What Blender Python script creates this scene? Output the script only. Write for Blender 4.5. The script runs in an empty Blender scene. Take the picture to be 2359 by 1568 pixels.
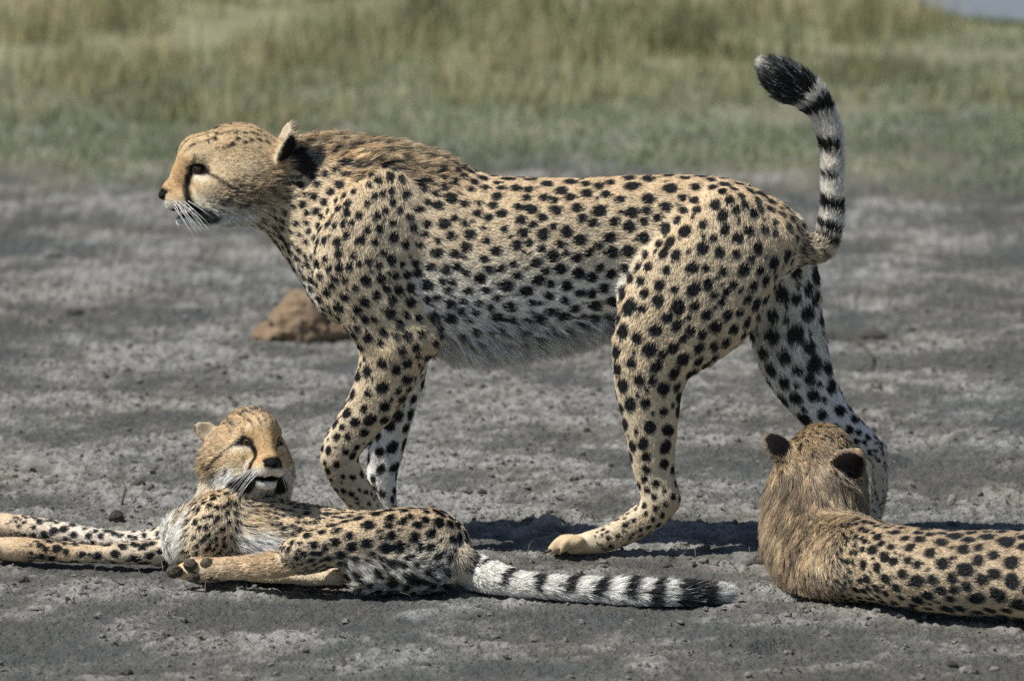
import bpy, math, random
import numpy as np
from mathutils import Vector, Matrix
from mathutils.kdtree import KDTree

random.seed(7)
RNG = np.random.default_rng(11)
C = bpy.context.scene.collection
SC = bpy.context.scene

# ------------------------------------------------------------------ camera
PW, PH, S, DIST = 2358.0, 1568.0, 1150.0, 16.0     # photo grid, px per metre at Y=0, camera distance
PITCH = math.radians(10.0)
V0 = 1262.0                                        # photo row of the ground at Y=0
ZC = (V0 - PH/2)/S/math.cos(PITCH)
CAM = np.array([0.0, -DIST*math.cos(PITCH), ZC + DIST*math.sin(PITCH)])
FWD = np.array([0.0, math.cos(PITCH), -math.sin(PITCH)])
UP = np.array([0.0, math.sin(PITCH), math.cos(PITCH)])
cd = bpy.data.cameras.new('camera')
cam = bpy.data.objects.new('camera', cd); C.objects.link(cam)
cam.location = CAM; cam.rotation_euler = (math.radians(90) - PITCH, 0, 0)
cd.sensor_width = 36; cd.lens = 36*DIST/(PW/S)
cd.clip_start = 0.5; cd.clip_end = 9000
cd.dof.use_dof = True; cd.dof.focus_distance = DIST - 0.25; cd.dof.aperture_fstop = 4.2
SC.camera = cam

# ------------------------------------------------------------------ sky, sun, exposure
SUN_FROM = Vector((-0.57, -0.17, 0.80)).normalized()
el = math.asin(SUN_FROM.z); az = math.atan2(SUN_FROM.x, SUN_FROM.y)
w = bpy.data.worlds.new('World'); SC.world = w; w.use_nodes = True
nt = w.node_tree; bg = nt.nodes['Background']
sky = nt.nodes.new('ShaderNodeTexSky'); sky.sky_type = 'NISHITA'; sky.sun_disc = False
sky.sun_elevation = el; sky.sun_rotation = az; sky.air_density = 1.0; sky.dust_density = 0.6
nt.links.new(sky.outputs[0], bg.inputs[0]); bg.inputs[1].default_value = 0.068
sl = bpy.data.lights.new('sun', 'SUN'); sl.energy = 5.0; sl.angle = math.radians(0.5); sl.color = (1.0, 0.955, 0.88)
so = bpy.data.objects.new('sun', sl); C.objects.link(so)
so.rotation_euler = (-SUN_FROM).to_track_quat('-Z', 'Y').to_euler()
SC.view_settings.view_transform = 'Standard'; SC.view_settings.look = 'None'
SC.view_settings.exposure = 0.0; SC.view_settings.gamma = 1.0
SC.render.engine = 'CYCLES'
SC.cycles.use_denoising = False
SC.cycles.max_bounces = 8; SC.cycles.diffuse_bounces = 3; SC.cycles.transmission_bounces = 4
SC.cycles.transparent_max_bounces = 8
SC.cycles_curves.shape = 'RIBBONS'; SC.cycles_curves.subdivisions = 2

# ------------------------------------------------------------------ pixel <-> place
def P(u, v, Y):
    """photo pixel on the plane at depth Y -> place"""
    d = FWD + ((u - PW/2)/S/DIST)*np.array([1., 0, 0]) + ((PH/2 - v)/S/DIST)*UP
    return CAM + d*((Y - CAM[1])/d[1])
def atz(u, v, z):
    """depth Y of the pixel's ray where it is z metres above the ground"""
    d = FWD + ((u - PW/2)/S/DIST)*np.array([1., 0, 0]) + ((PH/2 - v)/S/DIST)*UP
    return (CAM + d*((z - CAM[2])/d[2]))[1]
def G(u, v, z=0.0): return P(u, v, atz(u, v, z))
def to_uv(p):
    q = p - CAM; dep = q@FWD
    return PW/2 + q[..., 0]/dep*DIST*S, PH/2 - (q@UP)/dep*DIST*S

def lin(r, g, b):
    return np.array([((x+0.055)/1.055)**2.4 if x > 0.04045 else x/12.92 for x in (r, g, b)])
def smooth(x, a, b):
    t = np.clip((x-a)/(b-a), 0, 1); return t*t*(3-2*t)

# ------------------------------------------------------------------ noise
_perm = np.random.default_rng(3).permutation(256); _perm = np.concatenate([_perm]*3)
_grad = np.random.default_rng(4).normal(size=(256, 3)); _grad /= np.linalg.norm(_grad, axis=1)[:, None]
_grad = _grad.astype(np.float32)
def noise(p, seed=0):
    p = np.asarray(p, float)
    sh = p.shape[:-1]; q = p.reshape(-1, 3); out = np.empty(len(q), np.float32)
    for s0 in range(0, len(q), 12000): out[s0:s0+12000] = _noise(q[s0:s0+12000]+seed*17.31)
    return out.reshape(sh).astype(float)
def _noise(p):
    i = np.floor(p); f = (p-i).astype(np.float32); i = i.astype(np.int32) & 255
    w1 = f*f*f*(f*(f*6-15)+10); w0 = 1-w1
    X = (i[:, 0], (i[:, 0]+1) & 255); Y = (i[:, 1], (i[:, 1]+1) & 255); Z = (i[:, 2], (i[:, 2]+1) & 255)
    out = np.zeros(len(p), np.float32)
    for dx in (0, 1):
        hx = _perm[X[dx]]; wx = w1[:, 0] if dx else w0[:, 0]; fx = f[:, 0]-dx
        for dy in (0, 1):
            hy = _perm[hx+Y[dy]]; wxy = wx*(w1[:, 1] if dy else w0[:, 1]); fy = f[:, 1]-dy
            for dz in (0, 1):
                h = _perm[hy+Z[dz]]
                out += wxy*(w1[:, 2] if dz else w0[:, 2])*(_GX[h]*fx+_GY[h]*fy+_GZ[h]*(f[:, 2]-dz))
    return out*1.5
_perm = _perm.astype(np.int32); _GX, _GY, _GZ = (np.ascontiguousarray(_grad[:, k]) for k in range(3))
def fbm(p, o=4, seed=0, gain=0.5):
    a, s, t = 1.0, 0.0, 0.0
    p = np.asarray(p, float)
    for k in range(o):
        s = s + a*noise(p*(2.03**k), seed+k); t += a; a *= gain
    return s/t

# ------------------------------------------------------------------ materials
def mat(name):
    m = bpy.data.materials.new(name); m.use_nodes = True
    return m, m.node_tree.nodes, m.node_tree.links, m.node_tree.nodes['Principled BSDF']
def plain(name, col, rough=0.6, spec=0.4, nscale=60, var=0.25, bump=0.3):
    m, n, l, b = mat(name)
    tc = n.new('ShaderNodeTexCoord'); no = n.new('ShaderNodeTexNoise'); no.inputs['Scale'].default_value = nscale
    no.inputs['Detail'].default_value = 6
    l.new(tc.outputs['Object'], no.inputs['Vector'])
    r = n.new('ShaderNodeValToRGB')
    c = np.array(col)
    r.color_ramp.elements[0].color = (*(c*(1-var)), 1); r.color_ramp.elements[0].position = 0.3
    r.color_ramp.elements[1].color = (*np.minimum(c*(1+var), 1), 1); r.color_ramp.elements[1].position = 0.7
    l.new(no.outputs['Fac'], r.inputs[0]); l.new(r.outputs[0], b.inputs['Base Color'])
    b.inputs['Roughness'].default_value = rough; b.inputs['Specular IOR Level'].default_value = spec
    if bump:
        bu = n.new('ShaderNodeBump'); bu.inputs['Strength'].default_value = bump; bu.inputs['Distance'].default_value = 0.004
        l.new(no.outputs['Fac'], bu.inputs['Height']); l.new(bu.outputs[0], b.inputs['Normal'])
    return m
def m_skin():
    m, n, l, b = mat('coat_skin')
    a = n.new('ShaderNodeAttribute'); a.attribute_name = 'coat'
    l.new(a.outputs['Color'], b.inputs['Base Color']); b.inputs['Roughness'].default_value = 0.8
    b.inputs['Specular IOR Level'].default_value = 0.15
    return m
def m_fur():
    m = bpy.data.materials.new('fur'); m.use_nodes = True; n = m.node_tree.nodes; l = m.node_tree.links
    n.remove(n['Principled BSDF'])
    a = n.new('ShaderNodeAttribute'); a.attribute_name = 'coat'
    hi = n.new('ShaderNodeHairInfo')
    hsv = n.new('ShaderNodeHueSaturation')
    mr = n.new('ShaderNodeMapRange'); mr.inputs['To Min'].default_value = 0.66; mr.inputs['To Max'].default_value = 1.46
    l.new(hi.outputs['Random'], mr.inputs['Value']); l.new(mr.outputs[0], hsv.inputs['Value'])
    l.new(a.outputs['Color'], hsv.inputs['Color'])
    d = n.new('ShaderNodeBsdfDiffuse'); t = n.new('ShaderNodeBsdfTranslucent')
    l.new(hsv.outputs[0], d.inputs['Color']); l.new(hsv.outputs[0], t.inputs['Color'])
    mx = n.new('ShaderNodeMixShader'); mx.inputs[0].default_value = 0.42
    l.new(d.outputs[0], mx.inputs[1]); l.new(t.outputs[0], mx.inputs[2])
    g = n.new('ShaderNodeBsdfHair'); g.component = 'Reflection'; g.inputs['RoughnessU'].default_value = 0.35
    g.inputs['RoughnessV'].default_value = 0.6; g.inputs['Color'].default_value = (0.8, 0.85, 0.9, 1)
    m2 = n.new('ShaderNodeMixShader'); m2.inputs[0].default_value = 0.06
    l.new(mx.outputs[0], m2.inputs[1]); l.new(g.outputs[0], m2.inputs[2])
    l.new(m2.outputs[0], n['Material Output'].inputs['Surface'])
    return m
M_SKIN, M_FUR = m_skin(), m_fur()
M_EYE = plain('eye_amber', (0.05, 0.025, 0.008), 0.06, 0.6, 40, 0.3, 0)
M_PUPIL = plain('black_wet', (0.006, 0.006, 0.006), 0.12, 0.5, 40, 0.2, 0)
M_NOSE = plain('nose_leather', (0.009, 0.008, 0.009), 0.62, 0.15, 900, 0.3, 0.5)
M_WHISK = plain('whisker_white', (0.8, 0.8, 0.78), 0.4, 0.4, 10, 0.05, 0)
M_TOOTH = plain('tooth_ivory', (0.62, 0.58, 0.48), 0.35, 0.5, 120, 0.1, 0.1)
M_TONGUE = plain('mouth_dark', (0.03, 0.012, 0.012), 0.3, 0.4, 200, 0.3, 0.3)
M_PAD = plain('paw_pad_dark', (0.095, 0.08, 0.062), 0.9, 0.12, 160, 0.6, 1.0)
M_CLAW = plain('claw_horn', (0.05, 0.04, 0.03), 0.35, 0.4, 100, 0.2, 0)

# ------------------------------------------------------------------ object helpers
def mesh_obj(name, V, F, m, parent=None, smooth_=True):
    me = bpy.data.meshes.new(name)
    V = np.asarray(V, np.float32)
    if isinstance(F, np.ndarray):
        k = F.shape[1]; me.vertices.add(len(V)); me.vertices.foreach_set('co', V.ravel())
        me.loops.add(F.size); me.loops.foreach_set('vertex_index', F.ravel().astype(np.int32))
        me.polygons.add(len(F)); me.polygons.foreach_set('loop_start', np.arange(0, F.size, k, dtype=np.int32))
        me.update(calc_edges=True)
    else:
        me.from_pydata(V.tolist(), [], F); me.update()
    me.polygons.foreach_set('use_smooth', [smooth_]*len(me.polygons))
    if m: me.materials.append(m)
    o = bpy.data.objects.new(name, me); C.objects.link(o)
    if parent:
        o.parent = parent
        if parent.parent is None: o.matrix_parent_inverse = Matrix.Translation(-parent.location)
    return o
def tag(o, label, cat, group=None, kind=None):
    if label: o['label'] = label
    if cat: o['category'] = cat
    if group: o['group'] = group
    if kind: o['kind'] = kind
    return o
def sphere_mesh(nu=16, nv=10):
    V, F = [], []
    for j in range(1, nv):
        th = math.pi*j/nv
        for i in range(nu):
            ph = 2*math.pi*i/nu; V.append((math.sin(th)*math.cos(ph), math.sin(th)*math.sin(ph), math.cos(th)))
    top = len(V); V.append((0, 0, 1)); bot = len(V); V.append((0, 0, -1))
    for j in range(nv-2):
        for i in range(nu):
            a, b = j*nu+i, j*nu+(i+1) % nu; F.append((a, a+nu, b+nu, b))
    for i in range(nu):
        F.append((top, i, (i+1) % nu)); F.append((bot, (nv-2)*nu+(i+1) % nu, (nv-2)*nu+i))
    return np.array(V), F
def rod_mesh(lines, n=5):
    """lines: list of (points, radii) -> one tapered tube mesh"""
    V, F = [], []
    for pts, rad in lines:
        pts = np.asarray(pts, float); base = len(V)
        for k in range(len(pts)):
            t = pts[min(k+1, len(pts)-1)]-pts[max(k-1, 0)]; t = t/np.linalg.norm(t)
            a = np.cross(t, (0.3, 0.2, 1.0)); a /= np.linalg.norm(a); b = np.cross(t, a)
            for i in range(n):
                ph = 2*math.pi*i/n; V.append(pts[k]+rad[k]*(math.cos(ph)*a+math.sin(ph)*b))
        for k in range(len(pts)-1):
            for i in range(n):
                q, r = base+k*n+i, base+k*n+(i+1) % n; F.append((q, r, r+n, q+n))
        F.append(tuple(base+i for i in range(n))[::-1]); F.append(tuple(base+(len(pts)-1)*n+i for i in range(n)))
    return np.array(V), F

# ------------------------------------------------------------------ GROUND
def axis(lo, hi, step, far_lo, far_hi, grow):
    a = list(np.arange(lo, hi, step)); s = step
    while a[-1] < far_hi: s *= grow; a.append(a[-1]+s)
    s = step; f = []
    x = lo
    while x > far_lo: s *= grow; x -= s; f.append(x)
    return np.array(f[::-1]+a)
def ground_fields(x, y):
    p = np.stack([x, y, 0*x], -1)
    warp = fbm(p*3.0, 3, 5)*0.5
    big = fbm(p*np.array([0.9, 1.3, 1]), 3, 15)
    pa = np.stack([x*2.6+warp, y*3.2+warp*0.6, 0*x], -1)
    crust = fbm(pa, 7, 9, 0.72)+0.38*big
    return p, smooth(crust, -0.24, 0.26)
def ground_z(x, y):
    p, crust = ground_fields(x, y)
    near = 1-smooth(np.hypot(x, y), 6, 30)
    lump = fbm(p*np.array([30, 21, 1]), 4, 21, 0.65)
    fine = fbm(p*np.array([95, 70, 1]), 2, 51, 0.6)
    rid = 1-np.abs(noise(p*np.array([48, 36, 1]), 31))*2.2
    z = 0.012*fbm(p*0.9, 3, 2) + 0.010*fbm(p*np.array([5, 5, 1]), 3, 12) - 0.005
    z = z + near*(crust*(0.0030+0.0135*lump+0.0035*rid+0.0065*fine) + (1-crust)*(0.0072*fbm(p*np.array([40, 30, 1]), 3, 41)+0.0048*fine))
    hoof = smooth(noise(p*np.array([3.1, 3.1, 1]), 61), 0.40, 0.55)
    z = z - near*0.016*hoof
    return np.minimum(z, 0.017), crust, lump
def build_ground():
    xs = axis(-1.35, 1.35, 0.0046, -3000, 3000, 1.06)
    ys = axis(-2.0, 1.6, 0.0075, -400, 4000, 1.022)
    X, Y = np.meshgrid(xs, ys)
    x, y = X.ravel(), Y.ravel()
    z, crust, lump = ground_z(x, y)
    far = np.hypot(x, y); z = np.where(far > 60, -0.02, z)
    nx, ny = len(xs), len(ys)
    idx = np.arange(nx*ny).reshape(ny, nx)
    F = np.stack([idx[:-1, :-1], idx[:-1, 1:], idx[1:, 1:], idx[1:, :-1]], -1).reshape(-1, 4)
    m, n, l, b = mat('dry_mud')
    at = n.new('ShaderNodeAttribute'); at.attribute_name = 'crust'
    geo = n.new('ShaderNodeNewGeometry')
    n1 = n.new('ShaderNodeTexNoise'); n1.inputs['Scale'].default_value = 70; n1.inputs['Detail'].default_value = 8; n1.inputs['Roughness'].default_value = 0.7
    n2 = n.new('ShaderNodeTexNoise'); n2.inputs['Scale'].default_value = 2.2; n2.inputs['Detail'].default_value = 5
    n3 = n.new('ShaderNodeTexNoise'); n3.inputs['Scale'].default_value = 1.1; n3.inputs['Detail'].default_value = 4
    for q in (n1, n2, n3): l.new(geo.outputs['Position'], q.inputs['Vector'])
    add = n.new('ShaderNodeMath'); add.operation = 'MULTIPLY_ADD'; add.inputs[1].default_value = 0.9; 
    l.new(n1.outputs['Fac'], add.inputs[0]); 
    sub = n.new('ShaderNodeMath'); sub.operation = 'ADD'; sub.inputs[1].default_value = -0.45
    l.new(at.outputs['Fac'], sub.inputs[0]); l.new(sub.outputs[0], add.inputs[2])
    r = n.new('ShaderNodeValToRGB'); e = r.color_ramp.elements
    e[0].position = 0.05; e[0].color = (*lin(0.325, 0.33, 0.33), 1)
    e[1].position = 0.98; e[1].color = (*lin(0.595, 0.59, 0.58), 1)
    k = e.new(0.45); k.color = (*lin(0.415, 0.415, 0.40), 1)
    l.new(add.outputs[0], r.inputs[0])
    # tint drifting between grey, olive and brownish
    r2 = n.new('ShaderNodeValToRGB'); e = r2.color_ramp.elements
    e[0].position = 0.35; e[0].color = (0.97, 1.0, 1.03, 1); e[1].position = 0.68; e[1].color = (1.03, 1.0, 0.93, 1)
    l.new(n2.outputs['Fac'], r2.inputs[0])
    mul = n.new('ShaderNodeMixRGB'); mul.blend_type = 'MULTIPLY'; mul.inputs[0].default_value = 1
    l.new(r.outputs[0], mul.inputs[1]); l.new(r2.outputs[0], mul.inputs[2])
    # soil of the grassland beyond the pan
    sep = n.new('ShaderNodeSeparateXYZ'); l.new(geo.outputs['Position'], sep.inputs[0])
    ma = n.new('ShaderNodeMath'); ma.operation = 'MULTIPLY_ADD'; ma.inputs[1].default_value = 4.5
    l.new(n3.outputs['Fac'], ma.inputs[0]); l.new(sep.outputs['Y'], ma.inputs[2])
    mr = n.new('ShaderNodeMapRange'); mr.inputs['From Min'].default_value = 6.6; mr.inputs['From Max'].default_value = 10.0
    l.new(ma.outputs[0], mr.inputs['Value'])
    gm = n.new('ShaderNodeMixRGB'); gm.inputs[2].default_value = (*lin(0.60, 0.59, 0.48), 1)
    l.new(mr.outputs[0], gm.inputs[0]); l.new(mul.outputs[0], gm.inputs[1])
    l.new(gm.outputs[0], b.inputs['Base Color'])
    b.inputs['Roughness'].default_value = 0.95; b.inputs['Specular IOR Level'].default_value = 0.1
    bu = n.new('ShaderNodeBump'); bu.inputs['Strength'].default_value = 1.0; bu.inputs['Distance'].default_value = 0.010
    n4 = n.new('ShaderNodeTexNoise'); n4.inputs['Scale'].default_value = 130; n4.inputs['Detail'].default_value = 6
    l.new(geo.outputs['Position'], n4.inputs['Vector'])
    l.new(n4.outputs['Fac'], bu.inputs['Height']); l.new(bu.outputs[0], b.inputs['Normal'])
    o = mesh_obj('ground', np.stack([x, y, z], -1), F, m)
    cr = np.clip(crust*0.72+0.75*lump*(0.35+crust)+0.12, 0, 1)
    a = o.data.attributes.new('crust', 'FLOAT', 'POINT'); a.data.foreach_set('value', cr.astype(np.float32))
    o['kind'] = 'structure'; o['label'] = 'grey dried mud flat with pale crumbly crust'
    return o
build_ground()

# ------------------------------------------------------------------ implicit body modelling
def ell_d(q, r):
    k0 = np.sqrt(((q/r)**2).sum(-1)); k1 = np.sqrt(((q/(r*r))**2).sum(-1))+1e-9
    return k0*(k0-1)/k1
def catmull(A, sub):
    A = np.asarray(A, float); n = len(A); out = []
    for i in range(n-1):
        p0, p1, p2, p3 = A[max(i-1, 0)], A[i], A[i+1], A[min(i+2, n-1)]
        for k in range(sub):
            t = k/sub
            out.append(0.5*((2*p1)+(-p0+p2)*t+(2*p0-5*p1+4*p2-p3)*t*t+(-p0+3*p1-3*p2+p3)*t**3))
    out.append(A[-1]); return np.array(out)
class Tube:
    """stations (u, v, Y, half-height px, half-depth px); fur in metres, white 0..1, spot radius px"""
    def __init__(self, name, st, fur=0.012, white=0.0, spot=11, k=0.03, sub=3, kind='body', side=0, carve=False):
        n = len(st)
        ex = lambda q: list(q) if isinstance(q, (list, tuple)) else [q]*n
        pos = np.array([P(s[0], s[1], s[2]) for s in st])
        ri = np.array([s[3] for s in st])/S; rd = np.array([s[4] if len(s) > 4 else s[3] for s in st])/S
        A = np.column_stack([pos, ri, rd, ex(fur), ex(white), ex(spot)])
        A = catmull(A, sub)
        self.c = A[:, :3]; self.ri = np.maximum(A[:, 3], 0.002); self.rd = np.maximum(A[:, 4], 0.002)
        self.carve = carve
        self.att = A[:, 5:]; self.name = name; self.k = k; self.kind = kind; self.side = side
        self.s = np.concatenate([[0], np.cumsum(np.linalg.norm(np.diff(self.c, axis=0), axis=1))])
    def bbox(self, m):
        r = np.maximum(self.ri, self.rd)[:, None]
        return (self.c-r).min(0)-m, (self.c+r).max(0)+m
    def seg(self, j, p):
        a, b = self.c[j], self.c[j+1]; d = b-a; L2 = d@d; th = d/math.sqrt(L2)
        t = np.clip(((p-a)@d)/L2, 0, 1)
        ev = np.array([0, 1., 0])-th*th[1]
        if np.linalg.norm(ev) < 0.25: ev = np.array([1., 0, 0])-th*th[0]
        ev /= np.linalg.norm(ev); eu = np.cross(th, ev)
        ri = self.ri[j]*(1-t)+self.ri[j+1]*t; rd = self.rd[j]*(1-t)+self.rd[j+1]*t
        wv = p-(a+t[..., None]*d)
        q = np.stack([wv@eu, wv@ev, wv@th], -1)
        r = np.stack([ri, rd, np.minimum(ri, rd)], -1)
        return ell_d(q, r), t, th
    def sdf(self, p):
        best = None
        for j in range(len(self.c)-1):
            d, t, th = self.seg(j, p)
            best = d if best is None else np.minimum(best, d)
        return best
    def full(self, p):
        n = len(p); best = np.full(n, 9e9); att = np.zeros((n, self.att.shape[1])); fl = np.zeros((n, 3)); ss = np.zeros(n)
        for j in range(len(self.c)-1):
            d, t, th = self.seg(j, p); m = d < best
            best[m] = d[m]; tm = t[m][:, None]
            att[m] = self.att[j]*(1-tm)+self.att[j+1]*tm; fl[m] = th; ss[m] = self.s[j]*(1-t[m])+self.s[j+1]*t[m]
        return best, att, fl, ss
    def write(self, grid):
        """smooth-union this tube into the grid (F, origin, h)"""
        F, o, h = grid; k = self.k; mg = k+2*h
        lo, hi = self.bbox(mg)
        i0 = np.clip(((lo-o)/h).astype(int), 0, None); i1 = np.minimum(((hi-o)/h).astype(int)+2, F.shape)
        loc = np.full(tuple(i1-i0), 0.2, np.float32)
        for j in range(len(self.c)-1):
            r = max(self.ri[j], self.rd[j], self.ri[j+1], self.rd[j+1])+mg
            a = np.minimum(self.c[j], self.c[j+1])-r; b = np.maximum(self.c[j], self.c[j+1])+r
            j0 = np.maximum(((a-o)/h).astype(int), i0); j1 = np.minimum(((b-o)/h).astype(int)+2, i1)
            if (j1 <= j0).any(): continue
            g = np.stack(np.meshgrid(*[o[q]+h*np.arange(j0[q], j1[q]) for q in range(3)], indexing='ij'), -1)
            d, _, _ = self.seg(j, g)
            sl_ = tuple(slice(j0[q]-i0[q], j1[q]-i0[q]) for q in range(3))
            loc[sl_] = np.minimum(loc[sl_], d)
        S_ = tuple(slice(i0[q], i1[q]) for q in range(3))
        F[S_] = smax(F[S_], -loc, k) if self.carve else smin(F[S_], loc, k)
def smin(a, b, k):
    h = np.maximum(k-np.abs(a-b), 0)/k
    return np.minimum(a, b)-h*h*k*0.25
def smax(a, b, k): return -smin(-a, -b, k)

def surface_nets(F, o, h):
    neg = F < 0
    s = neg[:-1, :-1, :-1].astype(np.int8)
    cnt = np.zeros_like(s)
    for dx in (0, 1):
        for dy in (0, 1):
            for dz in (0, 1):
                cnt += neg[dx:dx+s.shape[0], dy:dy+s.shape[1], dz:dz+s.shape[2]]
    act = np.argwhere((cnt > 0) & (cnt < 8))
    vid = np.full(s.shape, -1, np.int64); vid[tuple(act.T)] = np.arange(len(act))
    cor = np.array([(x, y, z) for x in (0, 1) for y in (0, 1) for z in (0, 1)])
    val = np.stack([F[tuple((act+c).T)] for c in cor], -1)
    acc = np.zeros((len(act), 3)); num = np.zeros(len(act))
    for i in range(8):
        for j in range(i+1, 8):
            if np.abs(cor[i]-cor[j]).sum() != 1: continue
            a, b = val[:, i], val[:, j]; m = (a < 0) != (b < 0)
            t = np.where(m, a/np.where(m, a-b, 1), 0)
            acc += m[:, None]*(cor[i]+t[:, None]*(cor[j]-cor[i])); num += m
    V = o+h*(act+acc/num[:, None])
    Q = []
    for ax in range(3):
        n0 = [slice(None)]*3; n1 = [slice(None)]*3; n0[ax] = slice(0, -1); n1[ax] = slice(1, None)
        ch = neg[tuple(n0)] != neg[tuple(n1)]
        e = np.argwhere(ch); b, c_ = [(1, 2), (2, 0), (0, 1)][ax]
        e = e[(e[:, b] > 0) & (e[:, c_] > 0) & (e[:, b] < F.shape[b]-1) & (e[:, c_] < F.shape[c_]-1)]
        flip = neg[tuple(e.T)]
        off = np.zeros(3, int); ob = off.copy(); ob[b] = 1; oc = off.copy(); oc[c_] = 1
        q = np.stack([vid[tuple((e-ob-oc).T)], vid[tuple((e-oc).T)], vid[tuple(e.T)], vid[tuple((e-ob).T)]], -1)
        q[~flip] = q[~flip][:, ::-1]; Q.append(q)
    return V, np.concatenate(Q)
def vnormals(V, F):
    n = np.cross(V[F[:, 2]]-V[F[:, 0]], V[F[:, 3]]-V[F[:, 1]])
    N = np.zeros_like(V)
    for k in range(4): np.add.at(N, F[:, k], n)
    return N/(np.linalg.norm(N, axis=1)[:, None]+1e-12)
def relax(V, F, it=2, lam=0.5):
    for _ in range(it):
        A = np.zeros_like(V); c = np.zeros(len(V))
        for i, j in ((0, 1), (1, 2), (2, 3), (3, 0)):
            np.add.at(A, F[:, i], V[F[:, j]]); np.add.at(c, F[:, i], 1)
        V = V+lam*(A/c[:, None]-V)
    return V

# ------------------------------------------------------------------ the head, in its own frame: a forward, b up, c sideways (photo px of the standing one)
class Head:
    def __init__(self, u, v, Y, fwd, up, scale=1.0, ear=((-78., 52, 62), (-.45, .38, .80), (.75, .1, .45)), jaw=0.0, fluff=1.0, ruff=1.0, mott=.62, throat=66, tint=(1, 1, 1), ear_dark=.9):
        self.o = P(u, v, Y); f = np.array(fwd, float); f /= np.linalg.norm(f)
        up = np.array(up, float); up -= f*(up@f); up /= np.linalg.norm(up)
        self.R = np.stack([f, up, np.cross(f, up)], 0); self.s = scale/S      # c>0: the animal's right
        self.ruff = ruff; self.mott = mott; self.throat = throat; self.ear_dark = ear_dark; self.rim = .93 if ear_dark < 1 else .84; self.tint = np.array(tint); self.jaw = jaw; self.ear = ear; self.fluff = fluff
    def loc(self, p): return ((p-self.o)@self.R.T)/self.s
    def world(self, q): return self.o+(np.asarray(q, float)*self.s)@self.R
    def ear_frame(self, sg):
        k = np.array([1, 1, sg])
        er = self.ear[(sg+1)//2] if len(self.ear) == 2 else self.ear
        out = np.array(er[1])*k; out = out/np.linalg.norm(out)                 # base -> tip
        face = np.array(er[2])*k; face = face-out*(face@out); face = face/np.linalg.norm(face)   # the hollow side
        return np.array(er[0])*k, out, face, np.cross(out, face)
    def sdf_local(self, q):
        a, b, c = q[..., 0], q[..., 1], np.abs(q[..., 2]); m = np.stack([a, b, c], -1)
        E = lambda ce, r: ell_d(m-np.array(ce, float), np.array(r, float))
        d = E((-8, 40, 0), (92, 70, 69))                       # cranium
        d = smin(d, E((82, 35, 0), (48, 52, 46)), 26)           # forehead
        d = smin(d, E((76, 34, 34), (28, 20, 20)), 16)          # brow
        d = smin(d, E((20, -30, 44), (66, 52, 42)), 30)         # cheek
        d = smin(d, E((62, -22, 34), (30, 26, 24)), 18)         # cheekbone
        d = smin(d, E((100, -8, 0), (48, 40, 27)), 20)          # bridge
        d = smin(d, E((132, -48, 0), (40, 34, 28)), 16)         # muzzle
        d = smin(d, E((138, -66, 17), (27, 24, 21)), 10)        # lip pads
        d = smin(d, E((95, -62, 24), (44, 28, 22)), 14)
        j = self.jaw
        d = smin(d, E((20, -76, 22), (72, 44, 40*self.ruff)), 24)         # jaw root, throat
        low = E((98, -96-16*j, 8), (36, 16, 20))                # lower jaw
        low = smin(low, E((60, -88-8*j, 18), (46, 22, 22)), 14)
        low = smin(low, E((118, -98-20*j, 0), (20, 17, 18)), 10)
        d = smin(d, low, 6)
        gap = E((114, -87-5*j, 0), (38, 2.5+9*j, 24))             # mouth opening
        gap = np.minimum(gap, E((84, -84, 30), (26, 3+5*j, 14)))
        d = smax(d, -gap, 5)
        d = smax(d, -E((84, 13, 50), (17, 11, 12)), 6)          # eye socket
        d = smin(d, E((-50, -12, 40*self.ruff), (62, 66, 48*self.ruff)), 40)        # ruff behind the cheek
        for sg in (-1, 1):
            ba, out, fa, si = self.ear_frame(sg)
            w_ = q-(ba+out*30); x, y, z = w_@si, w_@out, w_@fa
            er = self.ear[(sg+1)//2] if len(self.ear) == 2 else self.ear
            es = er[3] if len(er) > 3 else 1.0
            x, y, z = x/es, (y+30)/es-30, z/es
            xt = x/(1-0.24*smooth(y, -15, 45))
            ear = ell_d(np.stack([xt, y, z], -1), np.array([38., 45, 13.]))*es
            cup = ell_d(np.stack([xt, y-6, z-12], -1), np.array([28., 36, 11.]))*es
            ear = smax(ear, -cup, 5)
            d = smin(d, ear, 9)
        return d
    def sdf(self, p): return self.sdf_local(self.loc(p))*self.s
    def bbox(self, m):
        r = 215*self.s+m; return self.o-r, self.o+r
    def write(self, grid, k=0.03):
        F, o, h = grid
        lo, hi = self.bbox(k)
        i0 = np.clip(((lo-o)/h).astype(int), 0, None); i1 = np.minimum(((hi-o)/h).astype(int)+2, F.shape)
        g = np.stack(np.meshgrid(*[o[q]+h*np.arange(i0[q], i1[q]) for q in range(3)], indexing='ij'), -1)
        S_ = tuple(slice(i0[q], i1[q]) for q in range(3))
        F[S_] = smin(F[S_], self.sdf(g).astype(np.float32), k)
    def surf(self, a, b, sg=1, c0=110):
        """c of the surface at (a, b), coming from the side"""
        cs = np.linspace(c0, 0, 221); d = self.sdf_local(np.stack([0*cs+a, 0*cs+b, sg*cs], -1))
        i = np.argmax(d < 0); return sg*cs[i]
    def color(self, q, n):
        """coat colour in the head frame; n local normal"""
        a, b, c = q[:, 0], q[:, 1], q[:, 2]; ca = np.abs(c)
        T = lambda r, g, bb: lin(r, g, bb)
        col = np.tile(T(0.855, 0.775, 0.64), (len(a), 1))
        def mix(mask, to, col): return col*(1-mask[:, None])+to*mask[:, None]
        nz = noise(np.stack([a, b, c], -1)/14.0, 3)
        col = mix(smooth(b, 20, 80)*0.7, T(0.80, 0.695, 0.535), col)
        col = mix(smooth(a, 80, 112)*smooth(b, -66, -40)*(1-smooth(b, 30, 60))*0.9, T(0.80, 0.665, 0.485), col)
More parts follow.
